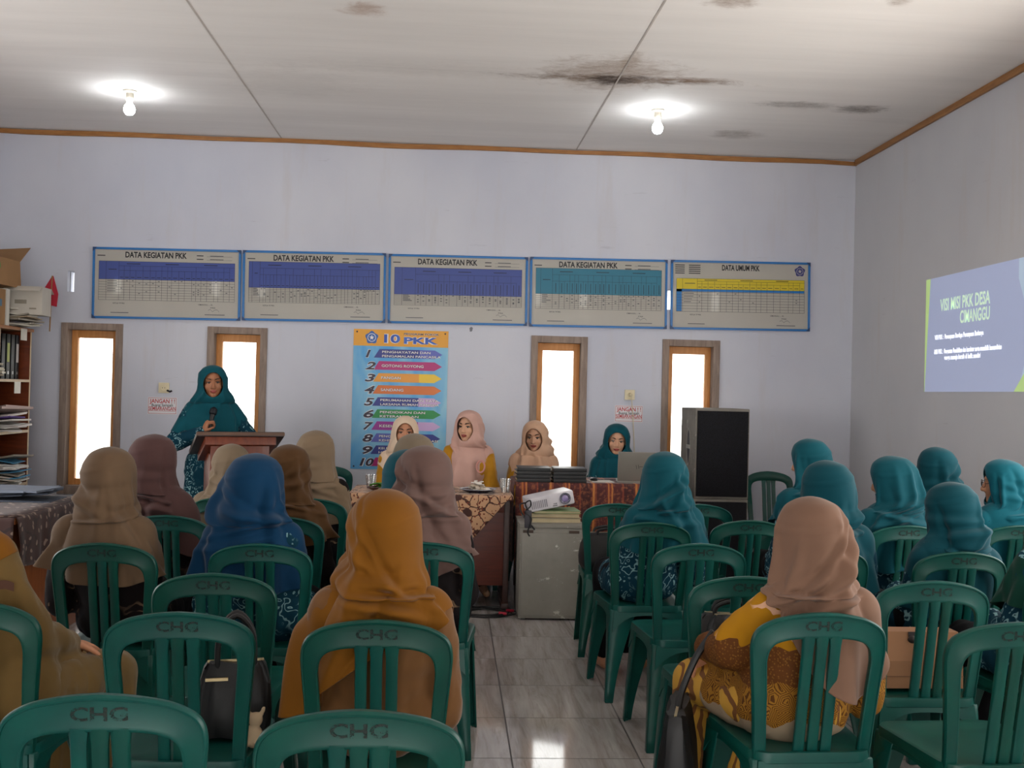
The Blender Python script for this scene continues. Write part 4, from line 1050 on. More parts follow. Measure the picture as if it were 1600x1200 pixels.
def tw_speak(S):
    S.elb[1] = Vector((.26, .10, 1.00)); S.wri[1] = Vector((.055, .235, 1.085)); S.hdir[1] = Vector((-.35, .10, .9)); S.hn[1] = Vector((-.85, -.35, -.25)); S.curl[1] = (62, 70, 50); S.thumb = (30, 55)
    S.elb[0] = Vector((-.30, .06, 1.02)); S.wri[0] = Vector((-.385, .275, 1.03)); S.hdir[0] = Vector((-.15, .75, -.35)); S.hn[0] = Vector((.7, -.1, -.6)); S.curl[0] = (45, 50, 40)
q = atY(328, 571, 7.56)
oQ, SQ = person((q.x+.02, 7.58, 0), R(192), 'woman in a teal headscarf and batik speaking into a microphone behind the lectern', pose='stand', top=q.z, lean=(0, .06), head=(4, 4, 3), scarf='teal', skirt=M_teal_b, seed=131, skin=2, detail=True, voxel=.0042, tweak=tw_speak, sp=dict(loose=1.35, back=.12, side=.14, front=.16, rx=1.0, fold=1.0, hole=(.071, .088), vol=1.10))

m = M(); m.ell(SU.sh[0]+Vector((-.045, .0, -.05)), (.085, .066, .075)); m.build('collar_patch', fabric('red_cloth_patch', '#7d0f22', .1, .8, 0), oU)['label'] = 'red cloth patch at the shoulder'
c = SN.sp(.74)+Vector((-.085, .178, .0)); M().tube([c+Vector((.030*math.cos(a), .012*math.sin(a*.5), .042*math.sin(a))) for a in [2*PI*i/24 for i in range(25)]], .007, 8).build('scarf_ring', fabric('pink_trim', '#c98f86', .05, .6, 0), oN)['label'] = 'pink ring pinned on the scarf'
c = SO.sp(.78)+Vector((-.06, .168, .0)); M().ell(c, (.022, .012, .010)).ell(c+Vector((.02, .0, .008)), (.010, .008, .012)).ell(c+Vector((-.02, .0, .008)), (.010, .008, .012)).build('brooch', mat('gold_pin', '#c9973a', .3, metal=.8), oO)['label'] = 'gold brooch'
# ------------------------------------------------------------------ things on the walls
def printed(name, c, rough=.35, transl=0):
    t = NT(name); nz = t.noise(t.pos(), 3, 3).outputs[0]; c = srgb(c)
    t.col(t.ramp(nz, [(.3, tuple(x*.93 for x in c[:3])), (.7, c)])); t.p(rough=rough, spec=.4)
    if transl:
        tl = t.n('ShaderNodeBsdfTranslucent'); tl.inputs[0].default_value = c; mx = t.n('ShaderNodeMixShader'); mx.inputs[0].default_value = transl
        t.l(t.b.outputs[0], mx.inputs[1]); t.l(tl.outputs[0], mx.inputs[2]); t.l(mx.outputs[0], t.out.inputs[0])
    return t.mat
P_white = printed('print_white', '#d9d5cb', .3, .42); P_ink = printed('print_black', '#1c1c22'); P_grey = printed('print_grey', '#55555c')
P_blue = printed('print_periwinkle', '#5668b4', .3, .35); P_teal = printed('print_teal', '#4391ad', .3, .35); P_yellow = printed('print_yellow', '#e5cf35', .3, .2); P_cyan = printed('print_blue', '#1c74b8', .3)
M_frame = mat('blue_aluminium', '#1f6db0', .4, .06); M_corner = mat('dark_blue_corner', '#123a66', .4)
def pentagon_logo(m, cx, cz, r, y, blue, white, mid):
    pts = lambda rad, n=5, ph=90: [Vector((cx+rad*math.cos(R(ph+360*i/n)), y, cz+rad*math.sin(R(ph+360*i/n)))) for i in range(n)]
    fl = [Vector((cx+r*(.90+.10*math.cos(5*R(a)-R(90)*5))*math.cos(R(a)), y, cz+r*(.90+.10*math.cos(5*R(a)-R(90)*5))*math.sin(R(a)))) for a in range(0, 360, 6)]
    m.add(fl, [tuple(range(len(fl)))], blue)
    def ring(rad0, rad1, yy, mi):
        a = [Vector((cx+rad0*math.cos(R(q)), yy, cz+rad0*math.sin(R(q)))) for q in range(0, 360, 12)]; b = [Vector((cx+rad1*math.cos(R(q)), yy, cz+rad1*math.sin(R(q)))) for q in range(0, 360, 12)]; n = len(a)
        m.add(a+b, [(i, (i+1) % n, n+(i+1) % n, n+i) for i in range(n)], mi)
    ring(r*.62, r*.54, y-.0004, white)
    st = [Vector((cx+(r*.40 if i % 2 == 0 else r*.17)*math.cos(R(90+36*i)), y-.0008, cz+(r*.40 if i % 2 == 0 else r*.17)*math.sin(R(90+36*i)))) for i in range(10)]
    m.add(st, [tuple(range(10))], white)
def data_board(lt, rt, rb, lb, label, kind, title):
    """corner pixels of one framed board on the back wall"""
    A, B, C, D = (atY(*p, WALL_Y-.03) for p in (lt, rt, rb, lb))
    x0 = (A.x+D.x)/2; x1 = (B.x+C.x)/2; z1 = (A.z+B.z)/2; z0 = (C.z+D.z)/2; W = x1-x0; H = z1-z0
    tilt = math.atan2((B.z-A.z+C.z-D.z)/2, W); SB = .885; W /= SB; H /= SB
    t = thing('data_board', label, 'board', ((x0+x1)/2, WALL_Y-.004, (z0+z1)/2), 0, 'framed data boards in a row'); t.rotation_euler = (0, -tilt, 0); t.scale = (SB, SB, SB)
    h, v, f = W/2, H/2, .020
    fr = M()
    for a, b, c, d in ((-h, h, v-f, v), (-h, h, -v, -v+f), (-h, -h+f, -v+f, v-f), (h-f, h, -v+f, v-f)): fr.box(a, b, -.022, .002, c, d)
    fr.build('frame', M_frame, t, bevel=.002)
    for sx in (-1, 1):
        for sz in (-1, 1): M().prism([(sx*h, sz*v), (sx*(h-.04), sz*v), (sx*h, sz*(v-.04))], -.0235, -.0215).build('corner_cap', M_corner, t, smooth=False)
    m = M(); m.quad((-h+f, -.012, -v+f), (h-f, -.012, -v+f), (h-f, -.012, v-f), (-h+f, -.012, v-f), 0)
    y = -.0126; g0, g1 = -h+.055, h-.055
    rnd = random.Random(label)
    def rect(a, b, c, d, yy, mi): m.quad((a, yy, c), (b, yy, c), (b, yy, d), (a, yy, d), mi)
    def hline(z, a, b, th=.0022, mi=1, yy=y-.0008): rect(a, b, z-th/2, z+th/2, yy, mi)
    def vline(x, a, b, th=.0022, mi=1, yy=y-.0008): rect(x-th/2, x+th/2, a, b, yy, mi)
    ncol, nrow, hd0, hd1, tb = kind['cols'], kind['rows'], v-kind.get('h0', .125)*1.0, v-kind.get('h1', .29), -v+kind.get('b', .17)
    m.text(title, .072, (kind.get('tx', -.10), y-.001, v-.088), mi=1, align='CENTER', width=kind.get('tw', .55), offset=.03)
    rect(g0, g1, hd1, hd0, y-.0004, 3)
    xs = sorted(kind.get('xs') or [g0+(g1-g0)*q for q in np.cumsum([0]+[rnd.choice((.6, .8, 1, 1, 1.2)) for _ in range(ncol)])/1.0]) if False else None
    w = [2.2 if i == 1 else rnd.choice((.7, .9, 1, 1, 1.25)) for i in range(ncol)]; cs = np.cumsum([0]+w)/sum(w); xs = [g0+(g1-g0)*c for c in cs]
    for x in xs: vline(x, tb, hd0 if x in (xs[0], xs[1], xs[2], xs[-1]) else hd0-(hd0-hd1)*rnd.choice((.25, .25, .5)))
    zs = [hd1+(tb-hd1)*i/nrow for i in range(nrow+1)]
    for z in zs: hline(z, g0, g1)
    hline(hd0, g0, g1); hline(hd0-(hd0-hd1)*.25, xs[2], g1); hline(hd0-(hd0-hd1)*.5, xs[2], xs[-2])
    for i in range(2, ncol):    # column captions and hand written figures, too small to read
        cx = (xs[i]+xs[i+1])/2
        if kind.get('vert'): vline(cx, hd1+.012, hd1+(hd0-hd1)*.42, .005, 1)
        else: hline(hd1+.02, cx-.4*(xs[i+1]-xs[i])*.8, cx+.3*(xs[i+1]-xs[i]), .005, 1)
        for j in range(min(nrow-1, 6)):
            if rnd.random() < kind.get('fill', .35): zc = (zs[j]+zs[j+1])/2; hline(zc+rnd.uniform(-.003, .003), cx-.008, cx+.008, .006, 2)
    for k in range(3):
        a = xs[2]+(g1-xs[2])*(k+.2)/3; hline(hd0-(hd0-hd1)*.13, a, a+.12, .006, 1)
    hline(hd1+(hd0-hd1)*.55, xs[1]+.02, xs[2]-.02, .006, 1)
    for j in range(min(nrow-1, 5)): hline((zs[j]+zs[j+1])/2, xs[1]+.01, xs[1]+.01+rnd.uniform(.4, .8)*(xs[2]-xs[1]), .005, 2)
    m.text('KETUA TP PKK', .016, (g0+.13, y-.001, tb-.035), mi=1, offset=.01); hline(-v+.055, g0+.11, g0+.27, .006, 2)
    m.text('CIMANGGU, .... 20..', .016, (h-.38, y-.001, tb-.035), mi=1, offset=.01); m.text('POKJA', .016, (h-.27, y-.001, tb-.062), mi=1, offset=.01); hline(-v+.05, h-.32, h-.14, .006, 2)
    sc = [(h-.29+.02*i, y-.001, -v+.09+.012*math.sin(i*2.2)) for i in range(6)]
    for a, b in zip(sc[:-1], sc[1:]): m.quad((a[0], y-.001, a[2]-.0015), (b[0], y-.001, b[2]-.0015), (b[0], y-.001, b[2]+.0015), (a[0], y-.001, a[2]+.0015), 2)
    if kind.get('umum'):
        rect(g0, g1, hd1-.022, hd1, y-.0006, 4); rect(g0, g0+.05, tb, hd1, y-.0006, 4)
        pentagon_logo(m, h-.10, v-.085, .052, y-.001, 5, 0, 0)
        for k in range(5): hline(v-.045-k*.019, -h+.04, -h+.13, .008, 1); hline(v-.045-k*.019, -h+.17, -h+.28, .008, 1)
    else:
        hline(v-.075, -h+.04, -h+.11, .008, 1)
        for k in range(2): hline(v-.06-k*.032, h-.40, h-.34, .008, 1); hline(v-.066-k*.032, h-.31, h-.08, .002, 2); hline(v-.060-k*.032, h-.28, h-.16, .006, 2)
    m.build('panel', [P_white, P_ink, P_grey, kind['c'], P_cyan, printed('logo_indigo', '#3b3f7d')], t, smooth=False, recalc=False)
BK = dict(c=P_blue, cols=22, rows=8, fill=.3)
data_board((145, 385), (377, 391), (374, 501), (142, 497), 'blue framed data board at the left end of the row, with the shallowest periwinkle heading', dict(BK), 'DATA KEGIATAN PKK')
data_board((379, 390), (603, 396), (602, 504), (378, 501), 'second data board from the left, its periwinkle grid the densest', dict(BK, cols=36, rows=9, h0=.10, h1=.34, fill=.25), 'DATA KEGIATAN PKK')
data_board((606, 396), (825, 402), (824, 509), (607, 505), 'middle data board of the row, hung just above the poster', dict(BK, cols=20, rows=8, h0=.12, h1=.37, vert=1, fill=.6), 'DATA KEGIATAN PKK')
data_board((828, 401), (1045, 406), (1041, 514), (828, 510), 'data board with the teal heading, above the third window', dict(BK, c=P_teal, cols=24, rows=8, h0=.10, h1=.34, vert=1, fill=.45), 'DATA KEGIATAN PKK')
data_board((1049, 406), (1267, 410), (1266, 518), (1048, 514), 'data board with the yellow heading and a small emblem, at the right end', dict(c=P_yellow, cols=20, rows=8, h0=.17, h1=.27, umum=1, fill=.15, tw=.36, tx=.0), 'DATA UMUM PKK')

# poster "10 PROGRAM POKOK PKK"
def poster():
    A = atY(553, 512, WALL_Y-.01); B = atY(701, 515, WALL_Y-.01); D = atY(551, 731, WALL_Y-.01)
    PS = .885; W = (B.x-A.x)/PS; H = (A.z-D.z)/PS; cx = (A.x+B.x)/2; cz = A.z-.008-H*PS/2; h, v = W/2, H/2
    m = M(); m.box(-h, h, -.004, .0, -v, v, 0)
    y = -.0044
    def poly(pts, yy, mi): m.add([(a, yy, b) for a, b in pts], [tuple(range(len(pts)))], mi)
    hd = v-.155*W/.88
    poly([(-h, hd), (h, hd), (h, v), (-h, v)], y, 1)
    pentagon_logo(m, -h+.19*W, (v+hd)/2, .062, y-.0005, 2, 3, 3)
    X = Vector((1, 0, 0))
    def txt(s, size, x, z, mi, outline=None, w=None, sh=0.0, off=.02, oo=.07, lay=0):
        if outline is not None: m.text(s, size, (x, y-.0010-lay, z), mi=outline, width=w, offset=oo, shear=sh)
        m.text(s, size, (x, y-.0016-lay, z), mi=mi, width=w, offset=off, shear=sh)
    txt('10', .105, -h+.32*W, hd+.035, 4, 3, .17*W, off=.03); txt('PKK', .082, -h+.53*W, hd+.03, 4, 3, .36*W, off=.035); txt('PROGRAM POKOK', .026, -h+.53*W, v-.045, 5, 3, .37*W, off=.02, oo=.05)
    rows = [('1', ['PENGHAYATAN DAN', 'PENGAMALAN PANCASILA'], 6, 12), ('2', ['GOTONG ROYONG'], 7, 7), ('3', ['PANGAN'], 8, 13), ('4', ['SANDANG'], 9, 9), ('5', ['PERUMAHAN DAN TATA', 'LAKSANA RUMAH TANGGA'], 6, 14),
            ('6', ['PENDIDIKAN DAN', 'KETERAMPILAN'], 10, 10), ('7', ['KESEHATAN'], 11, 14), ('8', ['PENGEMBANGAN', 'KEHIDUPAN BERKOPERASI'], 12, 6), ('9', ['KELESTARIAN LINGKUNGAN', 'HIDUP'], 6, 14), ('10', ['PERENCANAAN SEHAT'], 7, 7)]
    step = (hd+v-.02)/10.05
    for i, (n, lines, c, c2) in enumerate(rows):
        zc = hd-.012-step*(i+.5); a = step*.36; sl = -.012*i/10
        xl, xr = -h+.24*W+sl, h-.14*W
        poly([(xl-.02, zc-a), (xr, zc-a), (xr, zc+a), (xl+.03, zc+a)], y-.0003, c); poly([(xr-.14, zc-a), (xr, zc-a), (h-.06*W, zc), (xr, zc+a), (xr-.14, zc+a)], y-.0006, c2)
        txt(n, step*.86, -h+.13*W+sl-(.02 if n == '10' else 0), zc-step*.33, 5, 3, (.11 if n not in ('1', '10') else .055 if n == '1' else .15)*W, sh=.25, off=.03)
        for k, s in enumerate(lines):
            zt = zc-.013 if len(lines) == 1 else zc+(.005 if k == 0 else -.033)
            w = min(.62, .034*len(s))*W
            txt(s, .034 if len(lines) == 1 else .029, xl+.055, zt, 3, 5, w, off=.012, oo=.05)
    for sx in (-1, 1):
        for sz in (-1, 1): m.ell((sx*(h-.03), y-.001, sz*(v-.025)), (.008, .003, .008), None, 10, 6, 5)
    def grad(name, a, b):
        t = NT(name); nz = t.noise(t.mapv(t.pos(), (2, 2, 1)), 1.7, 3, .5, 1.0).outputs[0]; t.col(t.ramp(nz, [(.3, srgb(a)), (.7, srgb(b))])); t.p(rough=.4); return t.mat
    mats = [grad('poster_sky_blue', '#2a93d6', '#8fc4d8'), printed('poster_orange', '#e3a02c'), printed('poster_emblem_blue', '#2c5fa8'), printed('poster_white', '#e8e6e6'), grad('poster_royal', '#1d3f9c', '#3a78d8'), printed('poster_ink', '#2a2038'),
            printed('poster_navy', '#2c3688'), printed('poster_magenta', '#b01e70'), printed('poster_amber', '#e59a30'), printed('poster_tangerine', '#d5702a'), printed('poster_green', '#1f8a45'), printed('poster_purple', '#9a2d92'), printed('poster_violet', '#5a62b8'), printed('poster_gold', '#edc52c'), printed('poster_lilac', '#c9a8d6')]
    o = m.build('poster', mats, None, (cx, WALL_Y-.0015, cz), smooth=False, recalc=False); o.scale = (PS, PS, PS); tag(o, 'blue and orange poster of ten numbered arrows reading 10 PROGRAM POKOK PKK', 'poster')
poster()

def sign(l, t_, r, b, label):
    A = atY(l, t_, WALL_Y-.005); C = atY(r, b, WALL_Y-.005); SS_ = .885; w = (C.x-A.x)/2/SS_; h = (A.z-C.z)/2/SS_
    m = M(); m.box(-w, w, -.003, 0, -h, h, 0); y = -.0036
    for a, bb, c, d in ((-w+.006, w-.006, h-.010, h-.007), (-w+.006, w-.006, -h+.007, -h+.010), (-w+.006, -w+.009, -h+.007, h-.007), (w-.009, w-.006, -h+.007, h-.007), (-w+.01, w-.01, -h+.030, -h+.033)): m.quad((a, y, c), (bb, y, c), (bb, y, d), (a, y, d), 1)
    m.text('JANGAN ! !', .052, (0, y-.0004, h-.054), mi=1, align='CENTER', width=w*1.72, offset=.02); m.text('Buang Sampah', .036, (0, y-.0004, -.006), mi=2, align='CENTER', width=w*1.45, offset=.012); m.text('SEMBARANGAN', .048, (0, y-.0004, -h+.037), mi=1, align='CENTER', width=w*1.84, offset=.015)
    o = m.build('wall_sign', [printed('sign_white', '#dcdade'), printed('sign_red', '#b8232c'), P_ink], None, ((A.x+C.x)/2, WALL_Y-.001, (A.z+C.z)/2), smooth=False, recalc=False); o.scale = (SS_,)*3; tag(o, label, 'sign')
sign(231, 620, 276, 648, 'red lettered JANGAN litter sign on the wall left of the speaker')
sign(961, 633, 1004, 660, 'red lettered JANGAN litter sign above the woman at the laptop')
def socket(px, py, label, cable):
    q = atY(px, py, WALL_Y-.01)
    t = thing('wall_socket', label, 'socket', (q.x, WALL_Y-.001, q.z)); mw = mat('cream_socket', '#d8ccaa', .4)
    M().box(-.042, .042, -.014, 0, -.042, .042).build('plate', mw, t, bevel=.005)
    M().rings([[(.026*k*math.cos(R(a)), yy, .026*k*math.sin(R(a))) for a in range(0, 360, 15)] for k, yy in ((1, -.0135), (1, -.020), (.8, -.020), (.78, -.016))], cap=True).build('rim', mw, t)
    for a in (-.009, .009): M().box(a-.003, a+.003, -.0175, -.0155, -.003, .003).build('contact', M_black, t, smooth=False)
    if cable:
        M().lathe([(.001, 0), (.017, 0), (.014, .03), (.006, .04), (.001, .04)], 16, mat=Matrix.Translation((.002, -.018, 0)) @ Matrix.Rotation(R(90), 4, 'X')).build('plug', mw, t)
        pts = [(.002, -.058, -.002), (.012, -.05, -.06), (.03, -.02, -.2), (.045, -.012, -.4), (.06, -.012, -.75), (.08, -.03, -1.05)]
        M().tube(crom(pts, 5), .0035, 6).build('cord', mw, t)
    else:
        M().tube([(.03, -.02, -.02), (.055, -.03, -.03), (.07, -.03, -.022)], .008, 8).build('plug', M_black, t)
socket(256, 606, 'cream wall socket above the litter sign left of the speaker', False)
socket(984, 617, 'cream wall socket with a plugged in cord, above the laptop woman', True)

# glowing panel standing in for the slide the projector throws on the right wall
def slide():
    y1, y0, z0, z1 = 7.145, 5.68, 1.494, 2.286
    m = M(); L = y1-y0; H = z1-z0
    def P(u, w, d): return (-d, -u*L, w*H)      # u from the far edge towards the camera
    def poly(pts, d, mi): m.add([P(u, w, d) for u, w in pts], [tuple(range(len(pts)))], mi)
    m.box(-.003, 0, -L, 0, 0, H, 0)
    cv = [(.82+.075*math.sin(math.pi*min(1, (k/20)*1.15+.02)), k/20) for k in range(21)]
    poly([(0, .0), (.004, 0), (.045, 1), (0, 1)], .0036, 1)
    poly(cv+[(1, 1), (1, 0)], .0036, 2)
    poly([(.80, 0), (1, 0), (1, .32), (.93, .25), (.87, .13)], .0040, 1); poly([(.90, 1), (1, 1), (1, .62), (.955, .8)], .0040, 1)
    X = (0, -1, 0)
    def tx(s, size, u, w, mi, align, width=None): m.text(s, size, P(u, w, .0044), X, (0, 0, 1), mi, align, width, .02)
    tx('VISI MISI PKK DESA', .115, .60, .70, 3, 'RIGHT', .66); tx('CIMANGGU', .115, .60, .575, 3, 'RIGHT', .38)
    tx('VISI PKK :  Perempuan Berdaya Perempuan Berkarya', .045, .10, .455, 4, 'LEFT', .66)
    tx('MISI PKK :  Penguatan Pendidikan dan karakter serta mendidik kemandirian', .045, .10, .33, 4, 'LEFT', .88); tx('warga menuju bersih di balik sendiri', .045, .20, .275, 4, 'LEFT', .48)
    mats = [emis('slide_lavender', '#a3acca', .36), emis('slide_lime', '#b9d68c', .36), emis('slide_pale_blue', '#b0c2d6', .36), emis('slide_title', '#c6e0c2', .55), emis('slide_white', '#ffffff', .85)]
    o = m.build('glowing_slide_panel', mats, None, (XR-.001, y1, z0), smooth=False, recalc=False); tag(o, 'lavender and lime glowing slide panel on the right wall, headed VISI MISI PKK DESA CIMANGGU', 'projection')
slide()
# ------------------------------------------------------------------ bookshelf at the left and what lies on it
M_shelf = wood('shelf_veneer', '#5a2712', '#7a3719', .4, (2, 16, 16), .15); M_edge = mat('pale_edge_band', '#b59b78', .5); M_shelf_top = wood('shelf_top', '#7d4a24', '#9a6434', .5, (14, 2, 14))
M_paper = mat('white_paper', '#d4d0c6', .8, .06); M_paper2 = mat('yellowed_paper', '#b7a988', .8, .1); M_card = mat('brown_cardboard', '#8f6b45', .85, .08); M_card2 = mat('dark_cardboard', '#75573a', .85, .08); M_carton = mat('pale_carton', '#bdb8ae', .7, .05)
BY0, BY1, BX0, BX1, BZ = 6.35, 8.175, -3.72, -3.25, 1.79
SH = thing('bookshelf', 'open brown bookshelf crammed with papers along the left wall', 'bookshelf', ((BX0+BX1)/2, (BY0+BY1)/2, 0))
hx, hy = (BX1-BX0)/2, (BY1-BY0)/2; LV = [.20, .62, 1.02, 1.405, BZ]
for yy in (-hy, -hy+.63, -hy+1.255, hy-.02):
    p = M().box(-hx, hx, yy, yy+.02, 0, BZ).build('side_panel' if yy in (-hy, hy-.02) else 'divider', M_shelf, SH, smooth=False)
    M().box(hx, hx+.003, yy, yy+.02, .03, BZ).build('edge_band', M_edge, p, smooth=False)
for z in LV[:-1]:
    p = M().box(-hx, hx-.001, -hy+.02, hy-.02, z, z+.02).build('shelf_board', M_shelf, SH, smooth=False)
    M().box(hx-.001, hx+.004, -hy+.02, hy-.02, z, z+.02).build('edge_band', M_edge, p, smooth=False)
M().box(-hx, hx+.02, -hy-.01, hy, BZ, BZ+.024).build('top', M_shelf_top, SH, bevel=.002)
M().box(-hx, -hx+.008, -hy+.02, hy-.02, .06, BZ).build('back_panel', M_shelf, SH, smooth=False)
for z, y in ((BZ+.004, 7.98), (1.395, 7.93), (BZ, 7.43)):
    q = M().box(0, .002, -.055, .055, -.075, .012).build('paper_tag', M_paper, None, (BX1+(.022 if z > 1.7 else .006), y, z-.0), smooth=False); tag(q, {7.98: 'white paper tag on the bookshelf top edge', 7.93: 'white paper tag hanging from the middle shelf edge', 7.43: 'white paper tag at the left frame edge of the bookshelf top'}[y], 'tag')
# far bay, y 8.62..9.30
def box_at(name, label, cat, loc, size, m, rotz=0, parts=None, flaps=False, rot=None, group=None):
    t = thing(name, label, cat, loc, R(rotz), group)
    if rot: t.rotation_euler = tuple(R(a) for a in rot)
    a, b, c = size[0]/2, size[1]/2, size[2]; k = .004
    w = M().box(-a, a, -b, -b+k, 0, c).box(-a, a, b-k, b, 0, c).box(-a, -a+k, -b+k, b-k, 0, c).box(a-k, a, -b+k, b-k, 0, c).box(-a+k, a-k, -b+k, b-k, 0, k)
    w.build('carton_wall', m, t, smooth=False)
    if flaps:
        for s in (-1, 1): M().box(0, b*.8, -a, a, -k/2, k/2, mat=Matrix.Translation((0, s*b, c)) @ Matrix.Rotation(R(90*s), 4, 'Z') @ Matrix.Rotation(R(flaps), 4, 'Y')).build('flap', m, t, smooth=False)
    else: M().box(-a, a, -b, b, c, c+k).build('lid', m, t, smooth=False)
    return t
t = box_at('cardboard_box', 'brown cardboard box with a green mark, lying topmost on the bookshelf', 'box', (-3.46, 7.66, BZ+.30), (.42, .56, .20), M_card, 0, flaps=-35, rot=(0, -4, -3))
M().lathe([(.001, 0), (.035, 0), (.035, .001), (.001, .001)], 20, mat=Matrix.Translation((.211, -.06, .14)) @ Matrix.Rotation(R(90), 4, 'Y')).build('green_mark', mat('green_print', '#4f7a35', .6), t)
M().box(.2105, .2118, -.22, -.13, .05, .08).build('black_mark', M_black, t, smooth=False)
t = box_at('cardboard_box', 'brown cardboard box under the topmost one, beside the pale carton', 'box', (-3.52, 7.84, BZ+.026), (.34, .26, .262), M_card2, 0, rot=(0, 0, 2)); 
t = box_at('paper_sack', 'tan carton with a blue label at the frame edge on the bookshelf', 'carton', (-3.30, 7.56, BZ+.026), (.12, .20, .25), M_card, 0, rot=(0, 0, -4)); M().box(.0605, .0615, -.03, .05, .13, .18).build('blue_label', mat('blue_label', '#4f6f86', .6), t, smooth=False)
t = box_at('archive_box', 'white file box standing open between the brown boxes', 'box', (-3.31, 7.735, BZ+.026), (.12, .08, .262), M_paper, 0, rot=(0, 0, 8))
t = box_at('cardboard_box', 'pale grey carton with a printed end, at the far end of the bookshelf top', 'box', (-3.20, 7.98, BZ+.118), (.26, .20, .21), M_carton, 0, flaps=28, rot=(0, 0, 3))
M().box(-.065, .02, -.102, -.1005, .08, .11).box(.04, .09, -.102, -.1005, .04, .052).build('print', mat('faded_print', '#8c8578', .7), t, smooth=False)
def heap(name, label, cat, x0, x1, y0, y1, z, n, cols, seed, dz=.006, spread=.05, size=(.30, .21), tilt=5, group=None, spin=1):
    """a messy pile of single sheets and folders, each a thing"""
    rnd = random.Random(seed)
    ms = [mat('paper_shade_%d_%d' % (seed, i), c, .8, .05) for i, c in enumerate(cols)]; zz = z
    for i in range(n):
        th = rnd.uniform(.5, 1.6)*dz; w = size[0]*rnd.uniform(.75, 1.0); d = size[1]*rnd.uniform(.8, 1.0)
        m = M(); K = 6; rs = []
        c = rnd.uniform(-.012, .02)*(1+(spin-1)*.8)
        for k in range(K+1):
            x = -w/2+w*k/K; b = c*(k/K)**2+abs(c)*.2
            rs.append([(x, -d/2, b), (x, d/2, b), (x, d/2, b+th), (x, -d/2, b+th)])
        m.rings(rs)
        o = m.build(name, ms[rnd.randrange(len(ms))], None, ((x0+x1)/2+rnd.uniform(-spread, spread), (y0+y1)/2+rnd.uniform(-spread, spread), zz), R(rnd.uniform(-14, 14)*spin), smooth=False); o.rotation_euler = (R(rnd.uniform(-3, 3)*(spin-1)), R(rnd.uniform(-4, 4)*(spin-1)), o.rotation_euler.z)
        tag(o, label, cat, group); zz += th+.004
    return zz
SH_L = 'paper or folder in the heap on '
heap('paper_bundle', 'one of the loose papers heaped on the bookshelf top below the pale carton', 'papers', -3.34, -3.22, 7.90, 8.04, BZ+.026, 8, ['#b9b4a8', '#8e877c', '#d2cec4', '#a5947c'], 3, .008, .03, (.30, .26), group='papers under the pale carton', spin=2.4)
heap('paper_bundle', 'one of the yellowed papers stacked on the upper shelf beside the binders', 'papers', -3.45, -3.35, 7.70, 7.74, 1.426, 9, ['#b5a98c', '#c6c0ae', '#8c8168'], 5, .010, .01, (.26, .10), group='papers beside the binders')
heap('paper_bundle', 'one of the papers and cloths heaped on the shelf below the binders', 'papers', -3.40, -3.28, 7.84, 7.92, 1.041, 11, ['#d6d2cc', '#cfc8c4', '#5a3f86', '#b9a6a0', '#dad8d6', '#c98d86'], 6, .010, .03, (.32, .30), group='papers on the middle shelf', spin=2.2)
heap('paper_bundle', 'one of the papers heaped on the lowest shelf in view', 'papers', -3.38, -3.26, 7.84, 7.92, .641, 14, ['#d8d5cf', '#cbc5ba', '#3f86ad', '#b6b0a6', '#e0deda', '#8d857a'], 7, .010, .03, (.34, .30), group='papers on the lower shelf', spin=2.4)
heap('paper_bundle', 'one of the papers stacked in the bookshelf bay at the frame edge', 'papers', -3.45, -3.35, 7.42, 7.50, 1.426, 6, ['#a9a29a', '#8f8797', '#c0b9a6'], 9, .008, .01, (.26, .12), group='papers in the near bay')
def binder(y, c, label, labelcol, z=1.426, h=.335, w=.062):
    t = thing('binder', label, 'binder', (-3.43, y, z)); b = mat('binder_'+label[:6], c, .5)
    M().box(-.13, .12, -w/2, -w/2+.004, 0, h).box(-.13, .12, w/2-.004, w/2, 0, h).box(.115, .12, -w/2, w/2, 0, h).build('cover', b, t, bevel=.001)
    M().box(-.12, .112, -w/2+.006, w/2-.006, .01, h-.01).build('paper_block', M_paper, t, smooth=False)
    if labelcol: M().box(.1202, .1212, -w*.32, w*.32, h*.38, h*.80).build('spine_label', mat('spine_'+label[:6], labelcol, .6), t, smooth=False)
    M().lathe([(.012, 0), (.012, .002), (.007, .002), (.007, 0)], 14, mat=Matrix.Translation((.1205, 0, h*.14)) @ Matrix.Rotation(R(90), 4, 'Y')).build('finger_ring', mat('steel', '#a5a5a5', .3, metal=1), t)
for y, c, l, lc in ((7.83, '#0d1116', 'black binder leaning by the papers, first on the upper shelf', None), (7.915, '#101a1a', 'dark binder with a yellow green spine label', '#a8b05a'), (7.995, '#0f1218', 'plain black binder between the two labelled ones', None), (8.075, '#11151c', 'black binder with a long white spine label, last on the shelf', '#c9c4c0')): binder(y, c, l, lc)
# red pennant stuck behind the pale carton
t = thing('pennant', 'small red cloth pennant poking up behind the pale carton', 'pennant', (-3.10, 8.13, BZ+.25))
M().rings([[(-.10, .0, -.02), (-.10, .006, -.02), (.05, .006, -.05), (.05, 0, -.05)], [(-.06, .02, .08), (-.06, .026, .08), (.05, .03, .05), (.05, .024, .05)], [(.0, .03, .19), (.0, .034, .19), (.008, .034, .19), (.008, .03, .19)]]).build('cloth', mat('red_cloth', '#a3142c', .7), t)
M().tube([(.0, .01, -.24), (.0, .03, .19)], .005, 6).build('stick', M_card, t)
